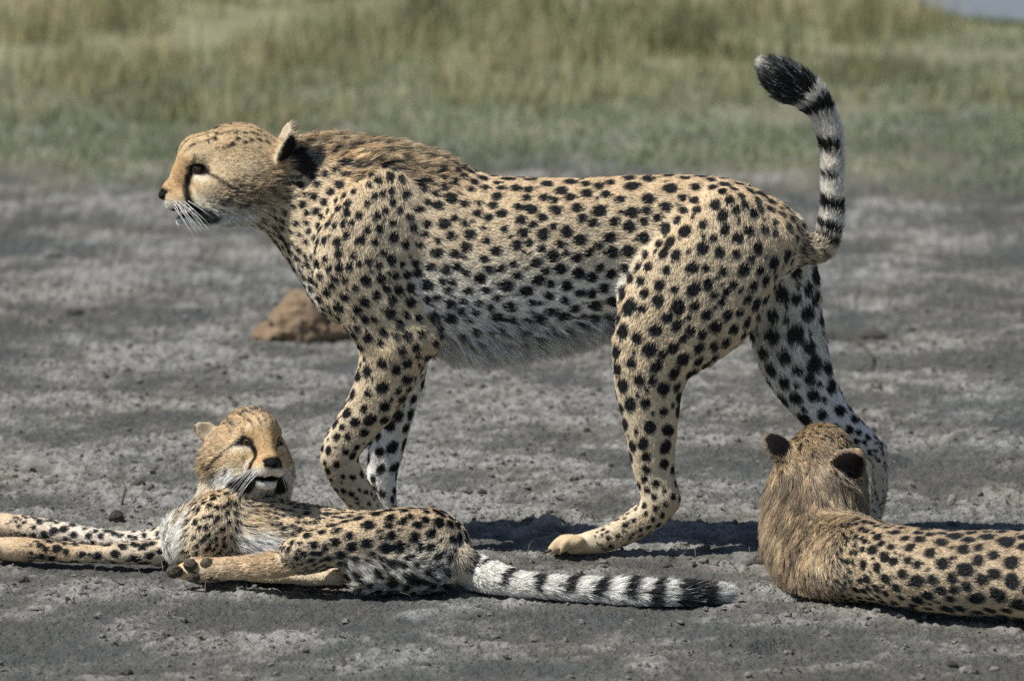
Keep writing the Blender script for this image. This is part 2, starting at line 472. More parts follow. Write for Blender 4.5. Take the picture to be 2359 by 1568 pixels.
        el_ = lambda A, B, ra, rb, soft=0.35: 1-smooth(np.sqrt(((a-A)/ra)**2+((b-B)/rb)**2), 1-soft, 1+soft)
        lat = smooth(ca, 14, 26)
        # pale cheek and white chin, lips, throat
        col = mix(smooth(-b+0.16*a+10*nz, 44, 72)*(a < 95), T(0.88, 0.845, 0.77), col)
        col = mix(smooth(-b+0.20*np.minimum(a, 40), self.throat+(70-self.throat)*smooth(a, 40, 85), 26+self.throat+(70-self.throat)*smooth(a, 40, 85)), T(0.95, 0.945, 0.925), col)
        col = mix(el_(140, -78, 34, 16), T(0.92, 0.90, 0.85), col)
        col = mix(el_(78, -6, 24, 9)*lat, T(0.92, 0.87, 0.78), col)
        col = mix(el_(86, 44, 24, 8)*lat*0.7, T(0.84, 0.76, 0.62), col)
        # forehead streak lines and small crown spots
        for lc in (0, 16, 34):
            col = mix((1-smooth(np.abs(ca-lc-0.10*(b-60)), 1.5, 4))*smooth(b, 40, 60)*smooth(a, -30, 40)*(0.35+0.5*(nz > -0.05)), T(0.24, 0.15, 0.09), col)
        dark = T(0.10, 0.085, 0.08)
        tw = smooth(noise(np.stack([a/11., b/6., c/6.], -1), 14), .05, .5)
        col = mix(tw*.34*smooth(-a, -75, -40)*(1-smooth(-b+0.2*a, self.throat-8, self.throat+14)), T(.36, .28, .20), col)
        ch_ = smooth(noise(np.stack([a, b, c], -1)/9.0, 12)+.5*noise(np.stack([a, b, c], -1)/4.5, 13), .02, .5)
        col = mix(ch_*self.mott*smooth(-a, -62, -20)*smooth(-b-0.3*a, -22, 22)*(1-smooth(-b+0.2*a, self.throat-8, self.throat+14)), T(.30, .22, .15), col)
        cell = np.stack([a/17., b/17., c/17.], -1); ci = np.floor(cell)
        best = np.full(len(a), 9.)
        for off in [(i, j, k) for i in (-1, 0, 1) for j in (-1, 0, 1) for k in (-1, 0, 1)]:
            o_ = ci+np.array(off); hsh = np.sin(o_@np.array([12.98, 78.23, 37.72]))*43758.54; hsh -= np.floor(hsh)
            h2 = np.sin(o_@np.array([39.3, 11.1, 83.1]))*24634.6; h2 -= np.floor(h2)
            h3 = np.sin(o_@np.array([73.1, 52.2, 9.1]))*12414.1; h3 -= np.floor(h3)
            ctr = o_+0.2+0.6*np.stack([hsh, h2, h3], -1)
            best = np.minimum(best, np.linalg.norm(cell-ctr, axis=1)+0.10*(hsh-0.5))
        crown = np.maximum(smooth(b, 52, 66)*(a < 60), 0.85*(a < 52)*smooth(-b-0.25*a, 8, 26)*(1-smooth(-b, 66, 86))*(a > -130))
        col = mix((1-smooth(best, 0.30, 0.42))*crown, dark*0.8, col)
        # tear stripe, eye rim, line behind the eye
        def stroke(pts, wd, col, strength=1.0):
            pts = np.array(pts, float); d = np.full(len(a), 9e9)
            for p0, p1 in zip(pts[:-1], pts[1:]):
                e = p1-p0; t = np.clip(((a-p0[0])*e[0]+(b-p0[1])*e[1])/(e@e), 0, 1)
                d = np.minimum(d, np.hypot(a-p0[0]-t*e[0], b-p0[1]-t*e[1]))
            return mix((1-smooth(d, wd*0.6, wd*1.25))*lat*strength, dark*0.6, col)
        col = stroke([(98, 8), (107, -10), (112, -32), (110, -52), (103, -70), (94, -84)], 9.5, col)
        col = stroke([(66, 8), (40, -6), (14, -22), (-12, -42)], 4.0, col, 0.85)
        col = stroke([(94, 26), (90, 44)], 3.5, col, 0.7)
        col = mix(el_(84, 11, 28, 14, 0.2)*lat, dark*0.3, col)
        # lips and mouth corner
        j = self.jaw
        col = mix(np.maximum((1-smooth(np.abs(b+87+5*j), 3+7*j, 6+8*j)), smooth(n[:, 1], .25, .5)*(b < -84)*(ca < 40))*smooth(a, 52, 66)*(a < 150)*(b > -125), dark*0.5, col)
        col = mix(el_(82, -92, 32, 17, 0.22)*smooth(ca, 20, 30), dark*0.4, col)
        # nose
        col = mix(el_(170, -50, 24, 16, 0.3)*(ca < 26), dark*0.5, col)
        # ears: black back, pale rim and inside
        for sg in (-1, 1):
            ba, out, fa, si = self.ear_frame(sg)
            w_ = q-(ba+out*30); x, y, z = w_@si, w_@out, w_@fa
            inear = (np.sqrt((x/40)**2+((y-2)/46)**2+(z/26)**2) < 1.0) & (y > -24)
            back = (n@fa < 0.15)
            es = (self.ear[(sg+1)//2] if len(self.ear) == 2 else self.ear); es = es[3] if len(es) > 3 else 1.0
            x, y, z = x/es, (y+30)/es-30, z/es
            rim = np.sqrt((x/(1-0.24*smooth(y, -15, 45))/37)**2+((y)/44)**2)
            col = np.where((inear & back & (rim < self.rim))[:, None], dark*self.ear_dark, col)
            col = np.where((inear & back & (rim >= self.rim))[:, None], T(0.56, 0.50, 0.42), col)
            col = np.where((inear & ~back)[:, None], T(0.78, 0.72, 0.62), col)
        nf = noise(np.stack([a/20., b/7., c/7.], -1), 6)+.6*noise(np.stack([a/9., b/4., c/4.], -1), 8)
        return np.clip(col*self.tint*(1+0.12*nz+0.26*nf)[:, None], 0, 1)

# ------------------------------------------------------------------ growing a cheetah
SPOT = lin(0.085, 0.082, 0.09)
def build_cheetah(name, label, tubes, head, h, n_hair, tune, base_cols, rings=None, seed=1, group=None, paws=(), elong=1.2, pack=0.14, marks=(), spot_k=1.07, streak=.35):
    rng = np.random.default_rng(seed)
    lo = np.min([t.bbox(0.05)[0] for t in tubes]+[head.bbox(0.03)[0]], axis=0)
    hi = np.max([t.bbox(0.05)[1] for t in tubes]+[head.bbox(0.03)[1]], axis=0)
    dim = tuple(((hi-lo)/h).astype(int)+2)
    F = np.full(dim, 0.2, np.float32); grid = (F, lo, h)
    for t in tubes:
        if not t.carve: t.write(grid)
    head.write(grid)
    for t in tubes:
        if t.carve: t.write(grid)
    tubes = [t for t in tubes if not t.carve]
    V, Q = surface_nets(F, lo, h)
    V = relax(V, Q, 3, 0.45)
    Nn = vnormals(V, Q)
    soft = 1-0.8*np.exp(-np.clip(head.sdf(V), 0, .5)/.02)
    V = V+Nn*((0.0035*fbm(V*13, 3, 140)+0.0012*fbm(V*45, 2, 150))*soft)[:, None]      # muscle and lie of the coat
    Nn = vnormals(V, Q)
    # ---- blended attributes per vertex: fur length, white, spot radius, flow
    W = np.zeros(len(V)); A = np.zeros((len(V), 3)); FL = np.zeros((len(V), 3))
    hd = head.sdf(V); bk = 0.014
    dist = []
    for t in tubes:
        m = np.ones(len(V), bool); l0, h0 = t.bbox(0.08); m = ((V > l0) & (V < h0)).all(1)
        d = np.full(len(V), 9.); att = np.zeros((len(V), 3)); fl = np.zeros((len(V), 3)); ss = np.zeros(len(V))
        d[m], att[m], fl[m], ss[m] = t.full(V[m])
        dist.append((t, d, ss))
        w_ = np.exp(-np.clip(d, -0.02, 0.5)/bk)
        att = att.copy()
        if t.side:      # limb: the inner side is pale
            att[:, 1] = np.maximum(att[:, 1], smooth(Nn[:, 1]*t.side, -0.15, 0.45))
        W += w_; A += w_[:, None]*att; FL += w_[:, None]*fl
    hw = np.exp(-np.clip(hd, -0.02, 0.5)/bk)*1.5
    q = head.loc(V)
    hl = np.stack([np.full(len(V), -1.0), 0.15*np.ones(len(V)), np.sign(q[:, 2])*0.35], -1)
    hl[:, 1] -= 0.6*smooth(-q[:, 1], 20, 80)
    hfl = hl@head.R
    face = smooth(q[:, 0], -20, 70)
    hfur = (0.0085*(1-face)+0.0068*face+0.015*smooth(-q[:, 1]-0.5*q[:, 0], 10, 60)+0.006*smooth(-q[:, 0], 60, 110))*head.fluff
    for sg in (-1, 1):
        ba, out, fa, si = head.ear_frame(sg); w_ = q-(ba+out*30)
        hfur = np.where((np.linalg.norm(w_, axis=1) < 56) & (w_@out > -22), 0.005, hfur)
    hfur = np.where((q[:, 0] > 100), 0.0065, hfur)
    W += hw; A += hw[:, None]*np.stack([hfur, 0*hfur, 0*hfur], -1); FL += hw[:, None]*hfl
    headw = hw/W; A /= W[:, None]; FL /= (np.linalg.norm(FL, axis=1)[:, None]+1e-9)
    U_, V_ = to_uv(V)
    tub = np.argmin(np.stack([d for _, d, _ in dist]), axis=0)
    A, FL, extra = tune(V, Nn, U_, V_, A, FL, [t.name for t, _, _ in dist], tub)
    tail_i = [i for i, (t, _, _) in enumerate(dist) if t.kind == 'tail']
    tailw = np.zeros(len(V)); tails = np.zeros(len(V))
    for i in tail_i:
        tailw = np.where((tub == i), 1.0, tailw); tails = np.where(tub == i, dist[i][2]*S, tails)
    # ---- spots scattered over the surface
    def sample(n, dens=None):
        tri = np.concatenate([Q[:, [0, 1, 2]], Q[:, [0, 2, 3]]])
        ar = np.linalg.norm(np.cross(V[tri[:, 1]]-V[tri[:, 0]], V[tri[:, 2]]-V[tri[:, 0]]), axis=1)
        if dens is not None: ar = ar*dens[tri].mean(1)
        cs = np.cumsum(ar); ix = np.searchsorted(cs, rng.random(n)*cs[-1]); ix = np.minimum(ix, len(tri)-1)
        r1 = np.sqrt(rng.random(n)); r2 = rng.random(n)
        return tri[ix], np.stack([1-r1, r1*(1-r2), r1*r2], -1)
    bary = lambda arr, tr, bc: (arr[tr]*(bc if arr.ndim == 1 else bc[..., None])).sum(1)
    tr, bc = sample(14000)
    sp = bary(V, tr, bc); srad = bary(A[:, 2], tr, bc)/S; sflow = bary(FL, tr, bc); shw = bary(headw, tr, bc); stw = bary(tailw, tr, bc)
    srad = srad*spot_k
    acc_e = rng.uniform(0.95, 1.25, 6000); acc_t = rng.normal(0, .35, (6000, 3)); acc_p = np.zeros((6000, 3)); acc_r = np.zeros(6000); acc_f = np.zeros((6000, 3)); na = 0
    order = np.arange(len(sp))
    jit = rng.uniform(0.68, 1.12, len(sp))
    for rnd in (0, 1):
        for i in order:
            r = srad[i]*jit[i]*(1.0 if rnd == 0 else 0.42)
            if srad[i] < 2.5/S or shw[i] > 0.55 or stw[i] > 0.5: continue
            if na:
                d = np.sqrt(((acc_p[:na]-sp[i])**2).sum(1))
                if rnd == 0:
                    if (d < 1.02*(acc_r[:na]+r)+pack*r).any(): continue
                else:
                    if (d < acc_r[:na]+r+0.22*srad[i]).any() or rng.random() < 0.35: continue
            acc_p[na] = sp[i]; acc_r[na] = r; acc_f[na] = sflow[i]; na += 1
            if na >= 5990: break
        if rnd == 0: order = order[:5000]
    big_marks = []  # dark ovals painted over the coat by hand, apart from the scattered spots
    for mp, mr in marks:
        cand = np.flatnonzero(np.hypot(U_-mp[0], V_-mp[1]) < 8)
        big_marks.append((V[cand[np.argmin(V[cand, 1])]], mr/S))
    kd = KDTree(max(na, 1))
    for i in range(na): kd.insert(Vector(acc_p[i]), i)
    kd.balance()
    def coat(p, n, att, fl, hw_, tw_, ts_, ex):
        wh = np.clip(att[:, 1], 0, 1)
        nz = fbm(p*22, 3, 70); nf = noise(p*150, 77)
        b0, b1, b2 = base_cols
        mott = 0.16*noise(p*np.array([60, 60, 90]), 171)+0.14*noise(p*130, 172)
        col = b0*(1-ex[:, None])+b1*ex[:, None]
        col = col*(1-wh[:, None])+b2*wh[:, None]
        strk = smooth(att[:, 0], .016, .034)
        col = col*(1+0.13*nz+mott+streak*strk*fbm(p*np.array([55, 55, 16]), 2, 33))[:, None]
        # spots
        ids = np.array([[r_[1] for r_ in kd.find_n(x_, 2)] for x_ in p.tolist()])
        sd = np.full(len(p), 9.0)
        for k in range(ids.shape[1]):
            v = p-acc_p[ids[:, k]]; f = acc_f[ids[:, k]]+acc_t[ids[:, k]]; f = f/np.linalg.norm(f, axis=1)[:, None]; el2 = elong*acc_e[ids[:, k]]**2; al = (v*f).sum(1)
            e = np.sqrt(np.maximum((v*v).sum(1)-al*al*(1-1/el2), 0))
            sd = np.minimum(sd, e/acc_r[ids[:, k]])
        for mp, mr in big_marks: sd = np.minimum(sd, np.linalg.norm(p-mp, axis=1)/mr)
        edge = sd+0.06*nf+0.08*nz+0.09*noise(p*70, 88)
        sm = (1-smooth(edge, 0.86, 1.06))*(hw_ < 0.75)
        fade = 1-0.2*smooth(att[:, 0], .02, .035)
        col = col*(1-(sm*fade)[:, None])+SPOT*(sm*fade)[:, None]
        # tail rings
        if rings is not None:
            rc, rm = rings(p, n, ts_, nf, nz)
            k_ = (tw_ > 0.5)*rm
            col = col*(1-k_[:, None])+rc*k_[:, None]
        # head
        lq = head.loc(p); hc = head.color(lq, n@head.R.T)
        hb = smooth(hw_, 0.35, 0.8)*(1-sm*(hw_ < 0.75))
        col = col*(1-hb[:, None])+hc*hb[:, None]
        return np.clip(col, 0.002, 0.95)
    # ---- objects
    base = np.array([V[:, 0].mean(), V[:, 1].mean(), 0.0])
    root = bpy.data.objects.new(name, None); C.objects.link(root); root.location = base
    root.empty_display_size = 0.2
    tag(root, label, 'cheetah', group)
    bo = mesh_obj('body', V, Q, M_SKIN, root)
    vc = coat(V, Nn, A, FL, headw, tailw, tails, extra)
    ca = bo.data.color_attributes.new('coat', 'FLOAT_COLOR', 'POINT')
    ca.data.foreach_set('color', np.column_stack([vc*0.9, np.ones(len(V))]).astype(np.float32).ravel())
    # fur
    dens = 1.0+1.6*headw*smooth(q[:, 0], -60, 40)+1.3*smooth(A[:, 0], 0.018, 0.035)
    tr, bc = sample(n_hair, dens)
    p = bary(V, tr, bc); n = bary(Nn, tr, bc); n /= np.linalg.norm(n, axis=1)[:, None]
    att = bary(A, tr, bc); fl = bary(FL, tr, bc); hw_ = bary(headw, tr, bc); tw_ = bary(tailw, tr, bc); ts_ = bary(tails, tr, bc); ex = bary(extra, tr, bc)
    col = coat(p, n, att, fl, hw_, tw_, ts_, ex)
    lq = head.loc(p)
    keep = np.ones(len(p), bool)
    for sg in (-1, 1):
        keep &= ~((np.hypot((lq[:, 0]-84)/21, (lq[:, 1]-12)/11.5) < 1) & (lq[:, 2]*sg > 20))     # eyes stay clear
    keep &= ~((lq[:, 0] > 156) & (lq[:, 1] > -68) & (lq[:, 1] < -36) & (np.abs(lq[:, 2]) < 24))          # nose leather
    keep &= p[:, 2] > -0.004
    p, n, att, fl, col, tw_ = p[keep], n[keep], att[keep], fl[keep], col[keep], tw_[keep]
    N = len(p)
    L = att[:, 0]*(0.82+0.18*smooth(att[:, 0], .012, .02))*rng.uniform(0.7, 1.25, N)
    swirl = np.stack([fbm(p*30, 2, 80), fbm(p*30, 2, 90), fbm(p*30, 2, 100)], -1)
    ft = fl+0.30*swirl+rng.normal(0, 0.13, (N, 3))
    ft -= n*(ft*n).sum(1)[:, None]; ft /= np.linalg.norm(ft, axis=1)[:, None]+1e-9
    lift = np.clip(0.34+6.0*(L-0.012), 0.30, 0.75)+rng.normal(0, 0.07, N)
    lift = np.where(tw_ > 0.5, 0.55+rng.normal(0, .1, N), lift)
    dirn = ft*np.cos(lift)[:, None]+n*np.sin(lift)[:, None]
    grav = np.array([0, 0, -1.0])
    droop = smooth(L, 0.018, 0.06)[:, None]*0.55*(tw_ < 0.5)[:, None]
    pts = np.zeros((N, 4, 3), np.float32)
    pts[:, 0] = p-n*0.0012
    d1 = dirn; d2 = dirn*0.9+ft*0.25+grav*droop*0.5; d3 = dirn*0.75+ft*0.4+grav*droop
    d3 += rng.normal(0, 0.10, (N, 3))
    for d_ in (d2, d3): d_ /= np.linalg.norm(d_, axis=1)[:, None]
    s3 = (L/3)[:, None]
    pts[:, 1] = pts[:, 0]+d1*s3; pts[:, 2] = pts[:, 1]+d2*s3; pts[:, 3] = pts[:, 2]+d3*s3
    pts[:, :, 2] = np.maximum(pts[:, :, 2], 0.001+0.003*rng.random((N, 1)))
    long_ = np.flatnonzero(L > 0.012)
    if len(long_):
        gi = rng.choice(long_, max(1, int(len(long_)/15)), replace=False)
        ck = KDTree(len(gi))
        for j, g_ in enumerate(gi.tolist()): ck.insert(p[g_], j)
        ck.balance()
        own = gi[np.array([ck.find(x_)[1] for x_ in p[long_].tolist()])]
        kf = (0.52*smooth(L[long_], .013, .03))[:, None]
        for kk, wgt in ((1, .25), (2, .65), (3, 1.0)):
            tgt = p[own]+(pts[own, kk]-p[own])*(L[long_]/L[own])[:, None]
            pts[long_, kk] += ((tgt-pts[long_, kk])*kf*wgt).astype(np.float32)
        tone = 1+(rng.uniform(-.42, .46, N)[own])*smooth(L[long_], .013, .03)*(1-.6*(tw_[long_] > .5))
        col[long_] = np.clip(col[long_]*tone[:, None], .002, .95)
    pts[:, :, 2] = np.maximum(pts[:, :, 2], 0.001)
    hc = bpy.data.hair_curves.new('fur'); hc.add_curves([4]*N)
    hc.position_data.foreach_set('vector', pts.ravel())
    rad = np.tile(np.array([0.00055, 0.00055, 0.0004, 0.00012], np.float32), (N, 1))*(1-0.25*smooth(L, .015, .04))[:, None]
    ra = hc.attributes.new('radius', 'FLOAT', 'POINT'); ra.data.foreach_set('value', rad.astype(np.float32).ravel())
    at = hc.attributes.new('coat', 'FLOAT_COLOR', 'CURVE')
    at.data.foreach_set('color', np.column_stack([col, np.ones(N)]).astype(np.float32).ravel())
    hc.materials.append(M_FUR)
    ho = bpy.data.objects.new('fur', hc); C.objects.link(ho); ho.parent = root
    ho.matrix_parent_inverse = Matrix.Translation(-root.location)
    # eyes
    SV, SF = sphere_mesh(20, 14)
    for sg in (-1, 1):
        cs = head.surf(84, 13, sg)
        ctr = np.array([81., 11., cs-sg*5.0])
        eo = mesh_obj('eye', head.world(SV*17.5+ctr), SF, M_EYE, root)
        out = np.array([0.62, 0.0, sg*0.78]); out /= np.linalg.norm(out)
        mesh_obj('pupil', head.world(SV*np.array([8., 8., 8.])+ctr+out*10.4), SF, M_PUPIL, eo)
        # lids: a dark hood over the upper half of the eyeball
        hv = SV[:, :]*18.8+ctr
        faces = [f for f in SF if all((SV[i][1] > 0.30 or SV[i][1] < -0.55) for i in f)]
        mesh_obj('eyelid', head.world(hv), faces, M_NOSE, root)
    # nose
    nv = SV.copy(); rr = 1-0.55*np.clip(-nv[:, 1], 0, 1)-.1*np.clip(nv[:, 1], 0, 1)
    nv = np.stack([nv[:, 0]*12, nv[:, 1]*13, nv[:, 2]*20*rr], -1)+np.array([164, -53, 0])
    nose = mesh_obj('nose', head.world(nv), SF, M_NOSE, root)
    for sg in (-1, 1):
        mesh_obj('nostril', head.world(SV*np.array([4, 4.5, 5.])+np.array([172, -56, sg*10])), SF, M_PUPIL, nose)
    # whiskers
    lines = []
    for sg in (-1, 1):
        for r_ in range(3):
            for i in range(4):
                a0 = 140-11*i+rng.normal(0, 1); b0 = -62-8*r_; c0 = head.surf(a0, b0, sg, 60)
                o0 = np.array([a0, b0, c0]); dv = np.array([-0.55-0.06*i, -0.55-0.22*r_+rng.normal(0, .12), sg*(0.8-0.05*i)])
                dv /= np.linalg.norm(dv); Lw = rng.uniform(55, 105)
                bend = np.array([-0.25, -0.5, 0])
                pp = [o0+dv*Lw*t+bend*Lw*0.35*t*t for t in (0, 0.33, 0.66, 1.0)]
                lines.append((head.world(np.array(pp)), [0.00055*g for g in (1, .8, .55, .2)]))
    wv, wf = rod_mesh(lines, 4); wo = mesh_obj('whiskers', wv, wf, M_WHISK, root); wo['kind'] = 'stuff'
    if head.jaw > 0.5:
        for sg in (-1, 1):
            cone = lambda b0, b1, a0, cc: rod_mesh([(head.world(np.array([(a0, b0, cc), (a0+1, (b0+b1)/2, cc), (a0-2, b1, cc*0.97)])), [0.0022, 0.0016, 0.0004])], 8)
            for b0, b1, a0, cc in ((-76, -76-17*head.jaw, 138, sg*13), (-99-16*head.jaw, -80-12*head.jaw, 130, sg*10)):
                tv, tf = cone(b0, b1, a0, cc); mesh_obj('tooth', tv, tf, M_TOOTH, root)
        tg = SV*np.array([40, 6, 14])+np.array([88, -92-13*head.jaw, 0])
        mesh_obj('tongue', head.world(tg), SF, M_TONGUE, root)
    # toes' claws and pads
    for kind, ctr, dv, r in paws:
        if kind == 'claw':
            d_ = np.array(dv, float); d_ /= np.linalg.norm(d_)
            pv, pf = rod_mesh([([ctr, ctr+d_*r*0.6, ctr+d_*r+np.array([0, 0, -r*0.35])], [r*0.22, r*0.17, r*0.03])], 7)
            mesh_obj('claw', pv, pf, M_CLAW, root)
        else:
            d_ = SV.copy(); d_ = d_*(1+0.22*noise(d_*1.7, int(r*9e3) % 7)+.12*noise(d_*4.5, 3))[:, None]
            mesh_obj('paw_pad', ctr+d_*np.array(dv), SF, M_PAD, root)
    return root


def ring_fn(bands, bars_until, black_from, tip_from, white, tan, vis):
    """bands: (arc px, half width, share of the girth)"""
    dk = lin(0.10, 0.095, 0.095)
    def f(p, n, ts, nf, nz):
        s_ = ts+9*nf+10*nz
        k = smooth(ts, bars_until-30, bars_until+40)[:, None]
        col = tan*(1-k)+white*k
        m = np.zeros(len(p))
        ang = (n*np.array(vis)).sum(1)
        for c_, hw, part in bands:
            on = 1-smooth(np.abs(s_-c_-6*ang), hw-3, hw+3)
            if part < 1: on = on*smooth(ang+0.6*nz, 1-2*part-0.15, 1-2*part+0.15)
            m = np.maximum(m, on)
        m = np.maximum(m, smooth(s_, black_from-4, black_from+4)*(1-smooth(s_, tip_from-5, tip_from+5)))
        m = m*(1-.75*(smooth(ts, black_from-10, black_from+20)*(noise(p*420, 5) > .42)))
        return col*(1-m[:, None])+dk*m[:, None], smooth(ts, 20, 70)
    return f
TAN, GOLD, PALE = lin(0.905, 0.843, 0.73), lin(0.83, 0.725, 0.57), lin(0.955, 0.945, 0.92)

# ------------------------------------------------------------------ the standing cheetah
def toes(name, pts, Y0, n=4, spread=0.0205, r=14, **kw):
    """n toes side by side; pts are (u, v, radius factor)"""
    out = []
    for i in range(n):
        y = Y0+(i-(n-1)/2)*spread; k = 1.0 if 0 < i < n-1 else 0.82
        dx = 0 if 0 < i < n-1 else 20
        out.append(Tube(name, [(u+dx*j/(len(pts)-1)*(1 if pts[-1][0] < pts[0][0] else -1), v, y, r*f*k, r*f*k*0.95) for j, (u, v, f) in enumerate(pts)], k=0.0035, sub=3, **kw))
    return out
def standing():
    T = []
    T.append(Tube('torso', [(768, 572, .02, 180, 94), (870, 556, .02, 220, 110), (980, 580, .015, 220, 124), (1090, 603, .01, 205, 130),
        (1200, 601, .005, 194, 128), (1300, 592, 0, 183, 117), (1400, 576, 0, 169, 102), (1500, 564, 0, 160, 99), (1600, 556, 0, 153, 101),
        (1690, 557, 0, 139, 94), (1775, 556, 0, 98, 70)], fur=.011, spot=[9.5, 10.5, 12, 12.5, 13, 13.5, 14, 14, 14, 13, 12], k=.03))
    T.append(Tube('neck', [(610, 425, .03, 86, 54), (680, 432, .03, 120, 70), (760, 462, .025, 150, 88), (860, 500, .02, 158, 100)],
        fur=[.011, .011, .011, .011], spot=[7, 8.5, 9.5, 10], k=.03))
    T.append(Tube('throat', [(600, 455, .03, 54, 44), (660, 492, .03, 60, 54), (735, 562, .025, 72, 70)], fur=.013, spot=7, k=.035))
    T.append(Tube('shoulder', [(905, 430, -.05, 50, 26), (860, 510, -.08, 88, 36), (818, 612, -.095, 98, 42), (868, 710, -.085, 88, 44), (925, 785, -.07, 76, 44)], fur=.011, spot=[11, 11, 11.5, 12.5, 13], k=.05))
    T.append(Tube('foreleg', [(915, 770, -.07, 84, 46), (895, 850, -.065, 72, 42), (868, 915, -.06, 60, 38), (832, 968, -.055, 51, 35), (795, 1015, -.05, 46, 33),
        (780, 1052, -.045, 44, 33), (797, 1098, -.03, 41, 32), (832, 1148, -.015, 37, 32), (856, 1190, 0.0, 34, 32), (850, 1222, 0.0, 30, 34)],
        fur=[.013, .011, .01, .009, .008, .007, .007, .008, .008, .008], spot=[12.5, 13, 13, 12.5, 11, 9, 8, 6, 0, 0], k=.02, side=1))
    T += toes('toe', [(856, 1205, 1), (838, 1228, 1.05), (815, 1243, .85)], 0.0, fur=.006, spot=0, white=.2)
    T.append(Tube('elbow', [(930, 770, -.07, 60, 40), (985, 788, -.075, 26, 22)], fur=.016, spot=10, k=.03))
    T.append(Tube('far_shoulder', [(890, 520, .10, 90, 36), (870, 680, .115, 90, 42), (920, 790, .11, 72, 40)], k=.03, spot=11))
    T.append(Tube('far_foreleg', [(920, 780, .11, 72, 42), (922, 870, .115, 56, 38), (908, 950, .12, 46, 34), (892, 1025, .12, 41, 32), (880, 1085, .12, 36, 30), (880, 1140, .12, 34, 30), (888, 1190, .12, 32, 32)],
        fur=.009, spot=[12, 13, 14, 14, 13, 11, 0], k=.02, side=-1))
    T += toes('toe', [(886, 1195, 1), (872, 1215, 1.05), (850, 1226, .85)], 0.12, fur=.006, spot=0, white=.4)
    T.append(Tube('thigh', [(1690, 480, -.055, 70, 42), (1655, 570, -.08, 110, 52), (1605, 660, -.09, 138, 58), (1555, 735, -.09, 142, 58), (1510, 805, -.09, 104, 52), (1497, 870, -.088, 84, 46),
        (1497, 945, -.085, 68, 40), (1500, 1020, -.083, 57, 35), (1508, 1090, -.08, 47, 30), (1522, 1142, -.08, 43, 29)],
        fur=[.011, .011, .011, .012, .012, .011, .01, .009, .008, .008], spot=[13.5, 14, 14.5, 15, 16, 16, 15.5, 14.5, 12, 9], k=.028, side=1))
    T.append(Tube('buttock', [(1745, 545, -.045, 84, 50), (1725, 640, -.07, 66, 46), (1660, 740, -.08, 62, 42)], fur=.015, spot=12.5, k=.03))
    T.append(Tube('hind_foot', [(1532, 1148, -.08, 38, 27), (1505, 1178, -.08, 38, 28), (1452, 1214, -.08, 34, 28), (1395, 1240, -.08, 30, 30), (1345, 1251, -.08, 23, 33), (1318, 1258, -.08, 16, 30)],
        fur=[.008, .008, .009, .008, .007, .007], spot=[6, 6, 6.5, 6, 0, 0], white=[0, 0, 0, 0, .05, .05], k=.015))
    T += toes('toe', [(1335, 1248, 1.05), (1300, 1247, 1.2), (1276, 1263, .9)], -0.08, r=15, fur=.006, spot=0, white=.0)
    T.append(Tube('far_thigh', [(1770, 540, .07, 90, 50), (1800, 640, .10, 84, 54), (1806, 725, .115, 84, 54), (1822, 805, .125, 80, 50), (1858, 890, .13, 68, 46), (1905, 955, .135, 54, 40), (1965, 1000, .14, 38, 30), (2012, 1034, .14, 27, 22)],
        fur=[.012, .016, .018, .018, .013, .011, .009, .008], spot=[13, 17, 19, 19, 17, 15, 10, 7], k=.025, side=-1))
    T.append(Tube('far_hind_foot', [(2020, 1038, .14, 22, 20), (2026, 1090, .14, 19, 20), (2022, 1150, .14, 19, 22), (2000, 1205, .14, 22, 28), (1965, 1226, .14, 19, 32)], fur=.009, spot=4, white=.1, k=.012))
    T += toes('toe', [(1985, 1215, 1), (1950, 1222, 1.1), (1928, 1233, .85)], 0.14, r=17, fur=.006, spot=0, white=.4)
    T.append(Tube('tail', [(1780, 545, 0, 58, 46), (1845, 572, 0, 37, 34), (1893, 566, 0, 29, 28), (1912, 515, 0, 25, 25), (1917, 450, 0, 22, 22), (1918, 380, 0, 22, 22), (1912, 312, 0, 25, 25),
        (1893, 258, 0, 26, 26), (1858, 215, 0, 33, 31), (1815, 190, 0, 39, 36), (1782, 166, 0, 28, 26), (1764, 152, 0, 10, 10)],
        fur=[.014, .015, .017, .017, .017, .017, .018, .020, .022, .024, .024, .022], spot=0, k=.022, kind='tail'))
    # hollows: behind the shoulder, the flank, the hock tendon, the thigh edge
    T.append(Tube('hollow', [(905, 500, -.145, 22, 22), (930, 600, -.15, 24, 24), (962, 700, -.15, 22, 24), (985, 750, -.145, 14, 20)], k=.03, carve=True))
    T.append(Tube('hollow', [(1425, 545, -.15, 44, 46), (1400, 640, -.148, 46, 44)], k=.05, carve=True))
    T.append(Tube('hollow', [(1528, 930, -.128, 8, 10), (1528, 1010, -.120, 9, 9), (1534, 1095, -.112, 8, 9)], k=.014, carve=True))
    T.append(Tube('hollow', [(1470, 560, -.155, 14, 20), (1425, 660, -.15, 14, 22), (1395, 740, -.14, 12, 20)], k=.022, carve=True))
    T.append(Tube('hollow', [(900, 860, -.122, 8, 10), (862, 945, -.112, 8, 9), (824, 1010, -.098, 6, 8)], k=.014, carve=True))
    T.append(Tube('hollow', [(1620, 640, -.172, 16, 16), (1585, 730, -.174, 16, 16), (1540, 800, -.165, 12, 14)], k=.03, carve=True))
    T.append(Tube('hollow', [(1850, 860, .075, 10, 12), (1900, 930, .085, 10, 12), (1960, 990, .095, 6, 8)], k=.016, carve=True))
    T.append(Tube('hollow', [(1490, 1195, -.118, 5, 8), (1420, 1232, -.116, 5, 8), (1360, 1250, -.114, 4, 8)], k=.012, carve=True))
    for ua, ub, yy in ((1318, 1300, -.128), (1292, 1280, -.108)):
        T.append(Tube('hollow', [(ua, 1240, yy, 6, 9), (ub, 1276, yy, 6, 9)], k=.005, carve=True))
